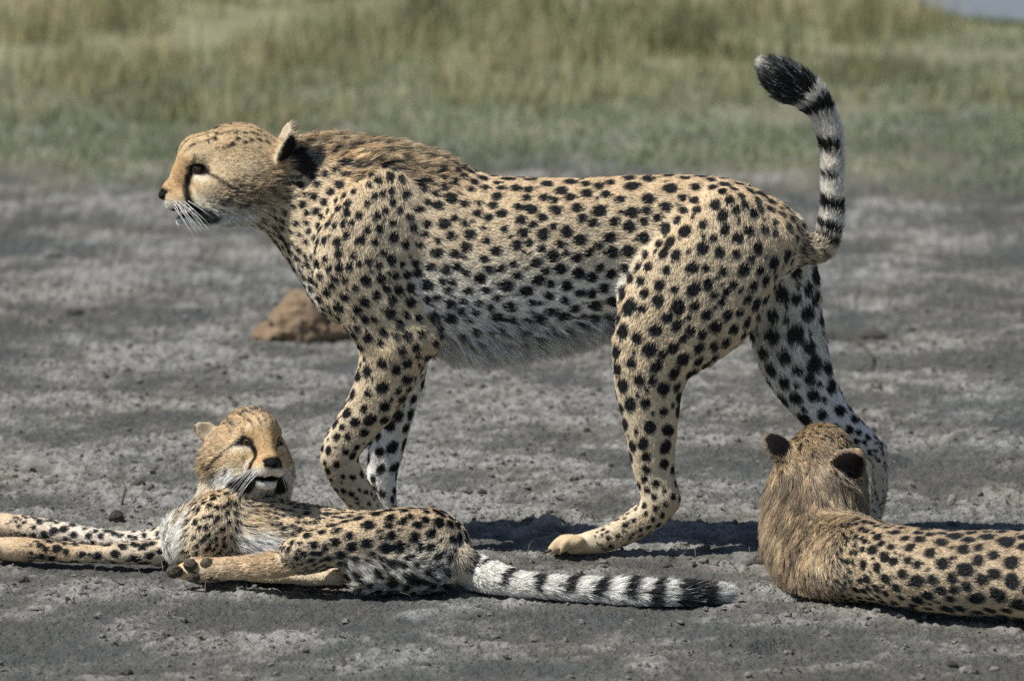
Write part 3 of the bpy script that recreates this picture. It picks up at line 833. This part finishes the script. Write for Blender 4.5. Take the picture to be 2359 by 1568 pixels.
    T.append(Tube('hollow', [(770, 690, -.14, 14, 20), (850, 760, -.135, 12, 18), (880, 790, -.128, 8, 14)], k=.03, carve=True))
    H = Head(540, 392, .03, (-1, -.03, -.02), (0, 0, 1), 1.0, ear=((-112., 36, 58), (-.22, .82, .52), (.80, .25, -.40), .95), jaw=0.85)
    def tune(V, N, u, v, A, FL, names, tub):
        A = A.copy(); FL = FL.copy()
        nm = np.array(names)[tub]
        tor = np.isin(nm, ['torso', 'neck', 'shoulder', 'far_shoulder', 'buttock', 'thigh'])
        crest = np.isin(nm, ['torso', 'neck'])*smooth(N[:, 2], 0.45, 0.9)*smooth(u, 640, 700)*(1-smooth(u, 960, 1090))
        A[:, 0] += crest*0.024
        FL += crest[:, None]*np.array([0.5, 0, 0.9])
        nape = np.isin(nm, ['neck', 'torso'])*(1-smooth(v, 330, 470))*smooth(u, 660, 720)*(1-smooth(u, 1000, 1090))
        A[:, 0] += nape*0.004
        belly = (nm == 'torso')*smooth(-N[:, 2], 0.40, 0.92)*smooth(u, 930, 1010)*(1-smooth(u, 1400, 1460))
        A[:, 0] += belly*0.036
        FL += (belly*1.2)[:, None]*np.array([0.25, 0, -0.9])
        low = np.isin(nm, ['torso'])*smooth(v-0.10*np.abs(u-1150), 640, 770)*smooth(u, 900, 1000)
        A[:, 0] += low*0.007; A[:, 2] *= 1-.1*low; FL += (low*0.7)[:, None]*np.array([0.35, 0, -0.8])
        A[:, 1] = np.maximum(A[:, 1], 0.95*smooth(v, 540, 720)*(nm == 'torso')*smooth(u, 880, 980))
        A[:, 1] = np.maximum(A[:, 1], belly)
        A[:, 1] = np.maximum(A[:, 1], 0.8*np.isin(nm, ['torso'])*smooth(-N[:, 0], 0.45, 0.95)*smooth(v, 520, 640))
        A[:, 2] *= 1-belly
        A[:, 1] *= 1-0.0*crest
        # throat, under the jaw
        A[:, 1] = np.maximum(A[:, 1], 0.35*(nm == 'neck')*smooth(-N[:, 2], 0.1, 0.7))
        FL /= np.linalg.norm(FL, axis=1)[:, None]+1e-9
        ex = smooth(N[:, 2], 0.15, 0.8)*tor*0.55+0.2*np.isin(nm, ['neck'])*(1-smooth(v, 430, 560))+0.35*(nm == 'hind_foot')*(N[:, 2] < 0.2)+0.6*(nm == 'toe')
        return A, FL, np.clip(ex, 0, 1)
    bands = [(66, 5, .9), (88, 4, .9), (110, 4, .9), (134, 5, .9), (160, 9, 1), (214, 15, .95), (278, 8, .42), (350, 14, .55), (446, 15, 1)]
    R = ring_fn(bands, 130, 486, 588, lin(.95, .935, .90), TAN, (-0.75, -0.6, 0.1))
    cl = []
    for i, y in enumerate((-0.112, -0.091, -0.07, -0.049)):
        cl.append(('claw', P(1266+(4 if i in (0, 3) else 0), 1266, y), (-1, 0, -.35), 0.014))
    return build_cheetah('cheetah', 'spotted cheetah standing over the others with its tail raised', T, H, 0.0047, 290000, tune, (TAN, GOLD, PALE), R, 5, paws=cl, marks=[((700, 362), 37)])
standing()

# ------------------------------------------------------------------ the cheetah lying on its side
def lying():
    T = []
    T.append(Tube('torso', [(440, 1234, -.27, 62, 84), (500, 1222, -.28, 84, 100), (570, 1222, -.29, 86, 104), (650, 1232, -.30, 78, 104), (740, 1240, -.31, 72, 98), (830, 1246, -.33, 66, 92),
        (920, 1250, -.36, 74, 92), (990, 1258, -.385, 74, 84), (1025, 1272, -.40, 56, 60)], fur=.011, spot=[7, 7.5, 8, 8.5, 9, 9.5, 12, 12, 10], k=.03))
    T.append(Tube('shoulder', [(520, 1160, -.30, 32, 52), (490, 1205, -.34, 62, 60), (460, 1245, -.36, 48, 50)], fur=.010, spot=8, k=.025))
    T.append(Tube('neck', [(585, 1070, -.235, 84, 54), (568, 1125, -.215, 98, 60), (545, 1190, -.21, 90, 70)], fur=[.018, .016, .012], white=[.9, .9, .4], spot=[0, 0, 5], k=.03))
    z = .034
    fl = [(470, 1255, -.35, 50, 48), (410, 1266, atz(410, 1266, .036), 33, 32), (320, 1272, atz(320, 1272, .03), 27, 27), (215, 1275, atz(215, 1275, .025), 20, 23), (120, 1268, atz(120, 1268, .027), 25, 27),
        (45, 1264, atz(45, 1264, .028), 26, 30), (-20, 1262, atz(-20, 1262, .026), 24, 34)]
    T.append(Tube('foreleg', fl, fur=.009, spot=[9, 11, 11, 11, 10, 0, 0], white=[0, .25, .3, .2, .05, .1, .1], k=.018))
    T += toes('toe', [(-10, 1262, 1), (-45, 1262, 1.15), (-70, 1268, .9)], fl[-1][2], r=17, fur=.006, spot=0, white=.2)
    fl2 = [(430, 1235, -.18, 46, 46), (350, 1245, atz(350, 1245, .04), 28, 30), (260, 1243, atz(260, 1243, .034), 22, 26), (180, 1232, atz(180, 1232, .036), 24, 27), (90, 1218, atz(90, 1218, .04), 27, 28), (10, 1208, atz(10, 1208, .04), 26, 30), (-40, 1206, atz(-40, 1206, .034), 24, 32)]
    T.append(Tube('foreleg', fl2, fur=.009, spot=[8, 10, 10, 10, 9, 0, 0], white=[.3, .6, .6, .6, .4, .2, .1], k=.015))
    T += toes('toe', [(-30, 1206, 1), (-62, 1206, 1.15), (-88, 1212, .9)], fl2[-1][2], r=17, fur=.006, spot=0, white=.2)
    T.append(Tube('thigh', [(985, 1236, -.42, 64, 60), (900, 1240, -.45, 66, 56), (800, 1252, -.47, 54, 48), (715, 1262, -.485, 40, 38), (672, 1268, -.49, 26, 28)], fur=[.012, .012, .011, .010, .009], spot=[12.5, 12.5, 12, 10, 8], k=.025))
    T.append(Tube('shank', [(680, 1268, -.49, 24, 26), (712, 1280, -.485, 25, 24), (738, 1290, -.475, 24, 22)], fur=.008, spot=6, k=.012))
    T.append(Tube('hind_foot', [(744, 1287, -.475, 24, 22), (705, 1291, -.475, 30, 24), (640, 1298, -.46, 29, 23), (570, 1305, -.44, 26, 22), (515, 1309, -.425, 25, 24), (465, 1312, -.41, 27, 28), (425, 1314, -.40, 20, 28)],
        fur=[.013, .015, .016, .015, .013, .008, .006], spot=0, white=[0, .05, .1, .15, .15, .1, 0], k=.01))
    T.append(Tube('lower_thigh', [(1000, 1296, -.44, 46, 50), (910, 1312, -.475, 44, 46), (840, 1318, -.49, 36, 38)], fur=.018, spot=12, white=.85, k=.03))
    T.append(Tube('lower_foot', [(778, 1327, -.43, 20, 20), (720, 1328, -.42, 19, 20), (640, 1324, -.40, 17, 20), (560, 1318, -.36, 18, 22)], fur=.008, spot=0, white=.2, k=.01))
    T.append(Tube('buttock', [(1010, 1250, -.41, 56, 52), (1000, 1290, -.445, 54, 46), (960, 1310, -.46, 40, 40)], fur=[.012, .018, .02], white=[.1, .85, .9], spot=[12, 13, 13], k=.03))
    T.append(Tube('tail', [(1020, 1275, -.41, 40, 40), (1058, 1292, -.44, 34, 36), (1090, 1314, atz(1090, 1314, .040), 38, 36), (1140, 1330, atz(1140, 1330, .034), 32, 32), (1210, 1346, atz(1210, 1346, .026), 24, 26), (1300, 1354, atz(1300, 1354, .024), 22, 25),
        (1400, 1360, atz(1400, 1360, .024), 23, 26), (1500, 1365, atz(1500, 1365, .024), 23, 26), (1590, 1367, atz(1590, 1367, .022), 22, 25), (1645, 1366, atz(1645, 1366, .020), 16, 18), (1680, 1364, atz(1680, 1364, .016), 6, 6)],
        fur=[.012, .014, .016, .016, .018, .02, .022, .024, .026, .028, .028], spot=0, white=.6, k=.02, kind='tail'))
    H = Head(578, 1032, -.25, (.37, -.89, .25), (.02, .1, 1), .87, ear=(((-80., 20, 55), (-.95, .05, .3), (.3, .9, .3)), ((-74., 38, 76), (-.2, .62, .74), (.62, .0, .6), .78)), jaw=.10, fluff=1.4, ruff=1.26, mott=.3, throat=44)
    def tune(V, N, u, v, A, FL, names, tub):
        A = A.copy(); FL = FL.copy(); nm = np.array(names)[tub]
        bel = (nm == 'torso')*smooth(v-1205-0.14*(u-600), 0, 42)*smooth(-N[:, 1], -0.1, 0.4)*smooth(u, 500, 560)*(1-smooth(u, 760, 840))
        A[:, 1] = np.maximum(A[:, 1], bel); A[:, 0] += bel*0.016; A[:, 2] *= 1-bel
        ch = np.isin(nm, ['torso', 'shoulder', 'neck'])*smooth(-N[:, 0], 0.45, 0.9)*(1-smooth(u, 430, 500))
        A[:, 1] = np.maximum(A[:, 1], ch*.95); A[:, 0] += ch*0.014; A[:, 2] *= 1-ch
        FL += ch[:, None]*np.array([-.8, 0, -.2])
        mid = (nm == 'torso')*np.exp(-((u-590-0.4*(v-1200))/38)**2)*smooth(v, 1140, 1180)
        A[:, 2] *= 1-0.7*mid; A[:, 0] += mid*.008
        fr = np.isin(nm, ['buttock', 'lower_thigh', 'thigh', 'torso'])*smooth(v, 1268, 1300)*smooth(u, 770, 830)
        A[:, 1] = np.maximum(A[:, 1], .85*fr); A[:, 0] += .006*fr; A[:, 2] *= 1-.0*fr
        FL += fr[:, None]*np.array([.5, -.2, .5])
        FL /= np.linalg.norm(FL, axis=1)[:, None]+1e-9
        ex = 0.35*smooth(N[:, 2], .2, .9)+0.55*(nm == 'hind_foot')+0.95*(nm == 'foreleg')*(1-smooth(u, 130, 420))
        return A, FL, np.clip(ex, 0, 1)
    bands = [(60, 6, .5), (120, 6, .5), (190, 9, .55), (262, 13, .6), (335, 14, .55), (405, 13, .5), (475, 14, .6), (530, 14, .85)]
    R = ring_fn(bands, 60, 575, 652, lin(.95, .945, .925), lin(.88, .82, .72), (0, -0.2, 0.9))
    pads = []
    for (u, v, ru, rv) in ((402, 1314, 21, 16), (438, 1298, 18, 14), (478, 1296, 19, 14), (446, 1325, 19, 14), (494, 1318, 28, 19)):
        pads.append(('pad', P(u, v+2, -.428), (.9*ru/S, 12/S, .95*rv/S), ru/S))
    return build_cheetah('cheetah', 'spotted cheetah lying on its side looking back over its shoulder with open mouth', T, H, 0.0045, 170000, tune,
        (TAN, GOLD, PALE), R, 8, paws=pads, elong=1.4)
lying()

# ------------------------------------------------------------------ the maned cheetah seen from behind
def maned():
    T = []
    cz = lambda u, v, z, ri, rd: (u, v, atz(u, v, z), ri, rd)
    T.append(Tube('neck', [(1892, 1110, -.27, 92, 84), (1880, 1180, -.31, 104, 96), (1880, 1250, -.37, 98, 96), (1920, 1286, -.45, 84, 92), (1985, 1292, -.53, 84, 90)],
        fur=[.024, .032, .034, .024, .014], spot=[0, 4, 6, 8, 9.5], k=.03))
    T.append(Tube('torso', [(1900, 1275, -.42, 80, 88), cz(2000, 1288, .088, 86, 90), cz(2100, 1308, .088, 89, 96), cz(2200, 1318, .088, 91, 100), cz(2320, 1322, .09, 95, 104), cz(2440, 1334, .09, 96, 104), cz(2560, 1350, .085, 92, 98), cz(2660, 1362, .075, 80, 84)],
        fur=[.026, .013, .011, .011, .011, .011, .011, .011], spot=[0, 10.5, 13, 15.5, 18, 18, 17, 15], k=.03))
    T.append(Tube('far_shoulder', [(1975, 1235, -.38, 34, 46), (1960, 1260, -.34, 60, 60), (1930, 1290, atz(1930, 1290, .06), 44, 46)], fur=.014, spot=7, k=.03))
    T.append(Tube('foreleg', [(1930, 1285, -.28, 46, 44), (1915, 1262, -.08, 34, 32), (1905, 1222, .06, 28, 28)], fur=.01, spot=10, k=.02))
    T.append(Tube('foreleg', [(1860, 1290, -.30, 40, 40), (1850, 1280, -.12, 30, 32), (1845, 1262, -.02, 26, 30)], fur=.01, spot=10, k=.02))
    T.append(Tube('haunch', [cz(2600, 1340, .11, 90, 80), cz(2520, 1370, .08, 76, 60), cz(2450, 1405, .05, 46, 44)], fur=.012, spot=14, k=.03))
    T.append(Tube('hind_foot', [cz(2450, 1410, .04, 34, 32), cz(2540, 1440, .03, 30, 28), cz(2440, 1455, .026, 26, 30)], fur=.01, spot=10, k=.015))
    T.append(Tube('tail', [cz(2680, 1375, .06, 40, 40), cz(2760, 1400, .035, 26, 26), cz(2880, 1390, .028, 22, 22), cz(3000, 1370, .026, 22, 22), cz(3080, 1360, .02, 10, 10)], fur=.018, spot=0, k=.02, kind='tail'))
    H = Head(1890, 1086, -.24, (.22, .96, -.04), (.04, -.12, 1), 1.0, ear=(((-80., 40, 68), (-.2, .62, .74), (.35, .0, .93), .98), ((-104., 20, 62), (-.30, .62, .56), (1., .25, -.10), 1.16)), jaw=0.0, fluff=1.7, ruff=1.05, mott=.5, tint=(.80, .80, .83), ear_dark=1.8)
    def tune(V, N, u, v, A, FL, names, tub):
        A = A.copy(); FL = FL.copy(); nm = np.array(names)[tub]
        mane = np.isin(nm, ['neck', 'torso'])*(1-smooth(u+0.25*(v-1200), 1900, 2010))*smooth(v, 1060, 1130)
        FL += (mane*1.4)[:, None]*np.array([0.15, 0, -1.0]); A[:, 0] += mane*.010; A[:, 2] *= 1-.85*mane
        nk = np.isin(nm, ['neck', 'far_shoulder'])*(1-mane)
        FL += (nk*.8)[:, None]*np.array([.8, -.5, 0])
        FL /= np.linalg.norm(FL, axis=1)[:, None]+1e-9
        ex = np.clip(.85*np.isin(nm, ['neck', 'far_shoulder'])+.45*smooth(N[:, 2], .2, .9)+.35, 0, 1)
        return A, FL, ex
    R = ring_fn([(120, 12, 1), (200, 12, 1), (280, 14, 1)], 60, 330, 400, lin(.84, .83, .80), TAN, (0, -.2, .9))
    return build_cheetah('cheetah', 'thick maned cheetah lying down with the back of its head turned', T, H, 0.0047, 240000, tune,
        (TAN, lin(.695, .622, .515), PALE), R, 9, elong=1.3, pack=0.16, spot_k=1.0, streak=1.5)
maned()

# ------------------------------------------------------------------ lumps, stones, stems on the mud
def gz(x, y): return float(ground_z(np.array([x]), np.array([y]))[0][0])
M_CLOD = plain('mud_clod', lin(.46, .455, .44), .95, .1, 90, .35, .9)
M_DARKCLOD = plain('damp_clod', lin(.30, .295, .28), .95, .1, 90, .35, .9)
M_STONE = plain('pale_stone', lin(.60, .59, .56), .9, .15, 60, .22, .6)
M_MOUND = plain('brown_earth', lin(.54, .465, .385), .95, .1, 26, .28, 1.0)
M_TWIG = plain('dry_twig', lin(.34, .31, .27), .9, .1, 200, .3, .4)
def lumps(name, balls, h, amp, freq, m, seed, mesh_only=False):
    """a lump grown from overlapping balls (x, y, z, rx, ry, rz), roughened by noise"""
    B = np.array(balls, float); lo = (B[:, :3]-B[:, 3:]).min(0)-3*h-amp; hi = (B[:, :3]+B[:, 3:]).max(0)+3*h+amp
    ax = [np.arange(lo[q], hi[q], h) for q in range(3)]
    g = np.stack(np.meshgrid(*ax, indexing='ij'), -1)
    d = None
    for b_ in B:
        e = ell_d(g-b_[:3], b_[3:]); d = e if d is None else smin(d, e, 0.25*b_[3:].min())
    d = d+amp*fbm(g*freq, 4, seed, .6)
    V, Q = surface_nets(d, lo, h)
    if mesh_only: return V, Q
    return mesh_obj(name, V, Q, m)
p0 = G(695, 776); k = (DIST+p0[1])/DIST/S
o = lumps('earth_mound', [(p0[0]+0*k, p0[1], .030, 72*k, 70*k, 72*k), (p0[0]+75*k, p0[1]+.01, .016, 60*k, 60*k, 34*k), (p0[0]-62*k, p0[1]-.01, .008, 52*k, 50*k, 26*k), (p0[0]+22*k, p0[1]+.02, .070, 34*k, 40*k, 36*k)],
    .0045, .030, 20, M_MOUND, 4)
tag(o, 'brown lump of earth on the mud behind the standing cheetah', 'earth mound')
def stone(name, label, cat, u, v, wpx, hpx, m, seed, group=None):
    q = G(u, v); kk = (DIST+q[1])/DIST/S; z = gz(q[0], q[1]); a, c_ = wpx*kk/2, hpx*kk
    o = lumps(name, [(q[0], q[1], z+c_*0.32, a*.8, a*.75, c_*.62), (q[0]+a*.35, q[1]-a*.1, z+c_*.2, a*.55, a*.6, c_*.45), (q[0]-a*.4, q[1], z+c_*.15, a*.5, a*.5, c_*.4)],
        max(wpx*kk/22, .0016), .34*min(a, c_), 2.0/a, m, seed)
    return tag(o, label, cat, group)
stone('stone', 'pale squarish stone lying beside the shadow of the standing cheetah', 'stone', 1262, 1204, 74, 34, M_STONE, 3)
stone('stone', 'small pale round pebble on open mud right of the maned cheetah', 'stone', 2193, 1138, 22, 20, M_STONE, 5)
stone('mud_clod', 'dark flat clod beside the small pale round pebble', 'mud clod', 2152, 1136, 34, 14, M_DARKCLOD, 6)
stone('mud_clod', 'large crumbly clod casting a shadow next to the mane', 'mud clod', 1722, 1300, 84, 30, M_CLOD, 7)
stone('mud_clod', 'dark upright clod on the mud left of the lying cheetah', 'mud clod', 268, 1196, 40, 26, M_DARKCLOD, 8)
stone('mud_clod', 'dark low heap far behind the raised hind leg', 'mud clod', 2010, 756, 74, 18, M_DARKCLOD, 9)
for i, (u, v, w_, h_, lb) in enumerate([
        (320, 1110, 34, 15, 'low grey mud lump on open ground left of the lying cheetah face'), (380, 1135, 24, 10, 'small mud lump between the low grey lump and the lying cheetah head'),
        (1070, 1135, 40, 15, 'flat mud lump on the ground behind the forepaws of the standing cheetah'), (1110, 1140, 24, 12, 'smaller lump beside the flat one behind the standing cheetah forepaws'),
        (1325, 1108, 38, 14, 'dark mud lump on the ground between the standing cheetah fore and hind legs'),
        (2230, 1540, 50, 18, 'broad lump of the loose mud cluster in front of the maned cheetah'), (2190, 1525, 34, 14, 'middling lump of the loose mud cluster in front of the maned cheetah'), (2290, 1535, 30, 11, 'small flat lump of the loose mud cluster in front of the maned cheetah'),
        (335, 1492, 22, 9, 'tiny mud lump in the foreground below the lying cheetah forelegs'), (290, 1545, 38, 15, 'rounded dark mud lump in the foreground below the lying cheetah forelegs'), (400, 1505, 24, 11, 'pale crumbly mud lump in the foreground below the muddy hind paw'),
        (225, 1345, 26, 10, 'dark lump just in front of the stretched foreleg of the lying cheetah'), (55, 1336, 30, 13, 'mud lump just in front of the forepaws of the lying cheetah'),
        (1640, 1425, 22, 10, 'brown mud lump just in front of the black tail tip'), (1850, 1405, 20, 11, 'little upright mud lump between the tail tip and the maned cheetah flank'),
        (1535, 1300, 32, 11, 'crumbly lump between the ringed tail and the standing cheetah hind paw heel'), (1390, 1292, 26, 9, 'flat crumb of mud right beneath the standing cheetah hind paw'), (1620, 1298, 30, 12, 'crumbly lump at the near edge of the dark body shadow'),
        (170, 720, 54, 16, 'blurred dark lump far out on the mud before the standing cheetah chest'), (120, 590, 46, 16, 'blurred dark lump far out on the mud ahead of the standing cheetah muzzle'),
        (560, 820, 32, 12, 'blurred small lump on the mud in front of the brown earth mound'), (940, 1040, 26, 8, 'thin flat lump behind the standing cheetah far foreleg'),
        (2290, 990, 38, 10, 'flat blurred lump on the mud beyond the small pale pebble'), (1930, 1130, 20, 8, 'small lump behind the maned cheetah head'),
        (2075, 1420, 26, 9, 'small lump just in front of the maned cheetah flank'), (1230, 1470, 24, 8, 'small flat lump in front of the middle of the ringed tail'),
        (700, 1500, 26, 11, 'grey lump in front of the lying cheetah folded hind leg'), (980, 1530, 30, 9, 'flat lump in the foreground in front of the lying cheetah rump')]):
    stone('mud_clod', lb, 'mud clod', u, v, w_, h_, M_DARKCLOD if i % 3 == 0 else M_CLOD, 20+i, 'loose mud lumps scattered over the ground')
# crumbs too many to count
def crumbs(n=14000):
    V0_, F0 = sphere_mesh(6, 4); F0 = [f for f in F0]
    tri = []
    for f in F0: tri += [(f[0], f[i], f[i+1]) for i in range(1, len(f)-1)]
    tri = np.array(tri)
    x = RNG.uniform(-1.35, 1.35, n*3); y = RNG.uniform(-1.9, 3.2, n*3)
    _, cr = ground_fields(x, y); kp = RNG.random(n*3) < cr*0.8+0.02; x, y = x[kp][:n], y[kp][:n]
    z, _, _ = ground_z(x, y); n = len(x)
    r = 0.0014+0.0050*RNG.random(n)**4
    sh = 1+0.35*RNG.normal(size=(n, len(V0_), 1)).clip(-1.2, 1.2)
    V = V0_[None]*sh*r[:, None, None]*RNG.uniform(.6, 1.5, (n, 1, 3))*np.array([1.2, 1.2, .7])+np.stack([x, y, z+r*.3], -1)[:, None]
    F = (tri[None]+(np.arange(n)*len(V0_))[:, None, None]).reshape(-1, 3)
    o = mesh_obj('mud_crumbs', V.reshape(-1, 3), F, M_CLOD, None, False)
    tag(o, 'fine crumbs of broken pale mud crust', 'mud crumbs', None, 'stuff')
crumbs()
# dry stems and twigs
def stems(n=340):
    L = []
    for i in range(n):
        x, y = RNG.uniform(-1.2, 1.2), RNG.uniform(-1.6, 2.4); z = gz(x, y); hgt = RNG.uniform(.008, .032); a = RNG.uniform(0, 6.28); sp = RNG.uniform(.3, 1.6)*hgt
        L.append(([(x, y, z-.003), (x+sp*.4*math.cos(a), y+sp*.4*math.sin(a), z+hgt*.7), (x+sp*math.cos(a), y+sp*math.sin(a), z+hgt)], [.0008, .0006, .0003]))
    v, f = rod_mesh(L, 3); m = plain('dry_stem', lin(.60, .57, .48), .9, .1, 60, .3, 0)
    tag(mesh_obj('dry_stems', v, f, m), 'short dry stems sticking out of the mud', 'dry stems', None, 'stuff')
stems()
def twig(label, pts, r):
    L = []; q = []
    for (u, v, h_) in pts:
        g = G(u, v); q.append((g[0], g[1], gz(g[0], g[1])+h_))
    rr = [r*(1-.6*i/(len(q)-1)) for i in range(len(q))]
    v, f = rod_mesh([(q, rr)], 6); tag(mesh_obj('twig', v, f, M_TWIG), label, 'twig')
twig('thin dark twig lying slanted on the mud behind the raised hind leg', [(1955, 762, .004), (1985, 790, .012), (2008, 822, .008), (2012, 836, .002)], .005)
twig('short forked dry stem standing between the forelegs and the dark clod', [(280, 1160, .0), (290, 1150, .03), (276, 1140, .045)], .0025)

# ------------------------------------------------------------------ the grassland behind
def m_grass():
    m, n, l, b = mat('grass_blades')
    at = n.new('ShaderNodeAttribute'); at.attribute_name = 'tint'
    l.new(at.outputs['Color'], b.inputs['Base Color']); b.inputs['Roughness'].default_value = .8; b.inputs['Specular IOR Level'].default_value = .15
    tr = n.new('ShaderNodeBsdfTranslucent'); l.new(at.outputs['Color'], tr.inputs['Color'])
    mx = n.new('ShaderNodeMixShader'); mx.inputs[0].default_value = .35
    l.new(b.outputs[0], mx.inputs[1]); l.new(tr.outputs[0], mx.inputs[2]); l.new(mx.outputs[0], n['Material Output'].inputs['Surface'])
    return m
M_GRASS = m_grass()
def grass(name, label, x, y, hgt, wid, lean, cols, mixw):
    n = len(x); z, _, _ = ground_z(x, y)
    a = RNG.uniform(0, 2*np.pi, n); b = RNG.uniform(0, 2*np.pi, n)
    side = np.stack([np.cos(a), np.sin(a), 0*a], -1)*wid[:, None]; ld = np.stack([np.cos(b), np.sin(b), 0*b], -1)
    p = np.stack([x, y, z-.004], -1); up = np.array([0, 0, 1.])
    m1 = p+up*(hgt*.55)[:, None]+ld*(hgt*lean*.3)[:, None]; t = p+up*(hgt*(1-.25*lean))[:, None]+ld*(hgt*lean)[:, None]
    V = np.stack([p-side, p+side, m1-side*.8, m1+side*.8, t], 1).reshape(-1, 3)
    o4 = (np.arange(n)*5)[:, None]
    F = np.concatenate([o4+np.array([[0, 1, 3]]), o4+np.array([[0, 3, 2]]), o4+np.array([[2, 3, 4]])])
    o = mesh_obj(name, V, F, M_GRASS, None, False)
    c_ = cols[0]*(1-mixw[:, None])+cols[1]*mixw[:, None]; c_ = c_*RNG.uniform(.7, 1.25, n)[:, None]
    c5 = np.repeat(np.column_stack([c_, np.ones(n)]), 5, axis=0)
    at = o.data.color_attributes.new('tint', 'FLOAT_COLOR', 'POINT'); at.data.foreach_set('color', c5.astype(np.float32).ravel())
    tag(o, label, 'grass', None, 'stuff')
def scatter(n, x0, x1, y0, y1, dens):
    x = RNG.uniform(x0, x1, n); y = RNG.uniform(y0, y1, n); k = RNG.random(n) < dens(x, y); return x[k], y[k]
P3 = lambda x, y, fx, fy: np.stack([x*fx, y*fy, 0*x], -1)
# low green growth along the edge of the pan
x, y = scatter(120000, -5, 5, 4.3, 9.5, lambda x, y: smooth(fbm(P3(x, y, .9, 1.4), 4, 200)+.42*(smooth(y, 4.6, 5.5)-.9*smooth(y, 5.9, 7.2)), .07, .2)*smooth(y, 4.3, 5.3))
grass('short_grass', 'low green grass along the edge of the mud flat', x, y, RNG.uniform(.015, .06, len(x)), RNG.uniform(.0015, .003, len(x)), RNG.uniform(.3, 1.1, len(x)), (lin(.50, .58, .46), lin(.62, .65, .51)), RNG.random(len(x)))
# tall dry grass in tufts
def tufts(n_t, per):
    tx, ty = scatter(n_t, -6.5, 6.5, 5.1, 15, lambda x, y: smooth(y+.9*fbm(P3(x, y, .7, .7), 3, 210)-.06*x, 5.6, 6.4)*smooth(fbm(P3(x, y, 1.6, 1.6), 3, 220), -.25, .2))
    cnt = per
    pond = smooth(tx+.35*fbm(P3(tx, ty, .8, .8), 2, 240), .95, 1.35)*(1-smooth(tx, 2.6, 3.2))*smooth(ty, 6.4, 6.9)*(1-smooth(ty, 9.6, 10.2))
    wet = (((tx-1.98)/.95)**2+((ty-8.75)/.95)**2) < 1
    tx, ty, pond = tx[~wet], ty[~wet], pond[~wet]; n_ = len(tx)
    x = np.repeat(tx, cnt)+RNG.normal(0, .045, n_*cnt); y = np.repeat(ty, cnt)+RNG.normal(0, .045, n_*cnt)
    hh = np.repeat((1-.72*pond)*RNG.uniform(.07, .23, n_)*(.65+.5*smooth(ty, 5.4, 8)), cnt)*RNG.uniform(.45, 1.15, n_*cnt)
    mixw = np.clip(np.repeat(.6+1.1*fbm(P3(tx, ty, .8, .8), 3, 230)+RNG.normal(0, .2, n_), cnt), 0, 1)
    grass('tall_grass', 'tall dry straw coloured grass behind the mud flat', x, y, hh, RNG.uniform(.0016, .0034, len(x)), RNG.uniform(.08, .6, len(x)), (lin(.51, .53, .385), lin(.80, .76, .615)), mixw)
tufts(8200, 26)

# ------------------------------------------------------------------ a shallow pool showing beyond the grass
def pool():
    V = [(1.98, 8.75, .012)]
    for i in range(48):
        t = 2*math.pi*i/48; r = 1+.10*math.sin(3*t+1)+.06*math.sin(5*t)
        V.append((1.98+.95*r*math.cos(t), 8.75+.95*r*math.sin(t), .012))
    F = [(0, i, i % 48+1) for i in range(1, 49)]
    m, n, l, b = mat('pool_water')
    b.inputs['Base Color'].default_value = (*lin(.50, .52, .54), 1); b.inputs['Roughness'].default_value = .3; b.inputs['Specular IOR Level'].default_value = .6
    no = n.new('ShaderNodeTexNoise'); no.inputs['Scale'].default_value = 9; bu = n.new('ShaderNodeBump'); bu.inputs['Strength'].default_value = .15
    l.new(no.outputs['Fac'], bu.inputs['Height']); l.new(bu.outputs[0], b.inputs['Normal'])
    o = mesh_obj('water', V, F, m, None, False); o['kind'] = 'structure'; o['label'] = 'pale shallow pool beyond the grass'
pool()
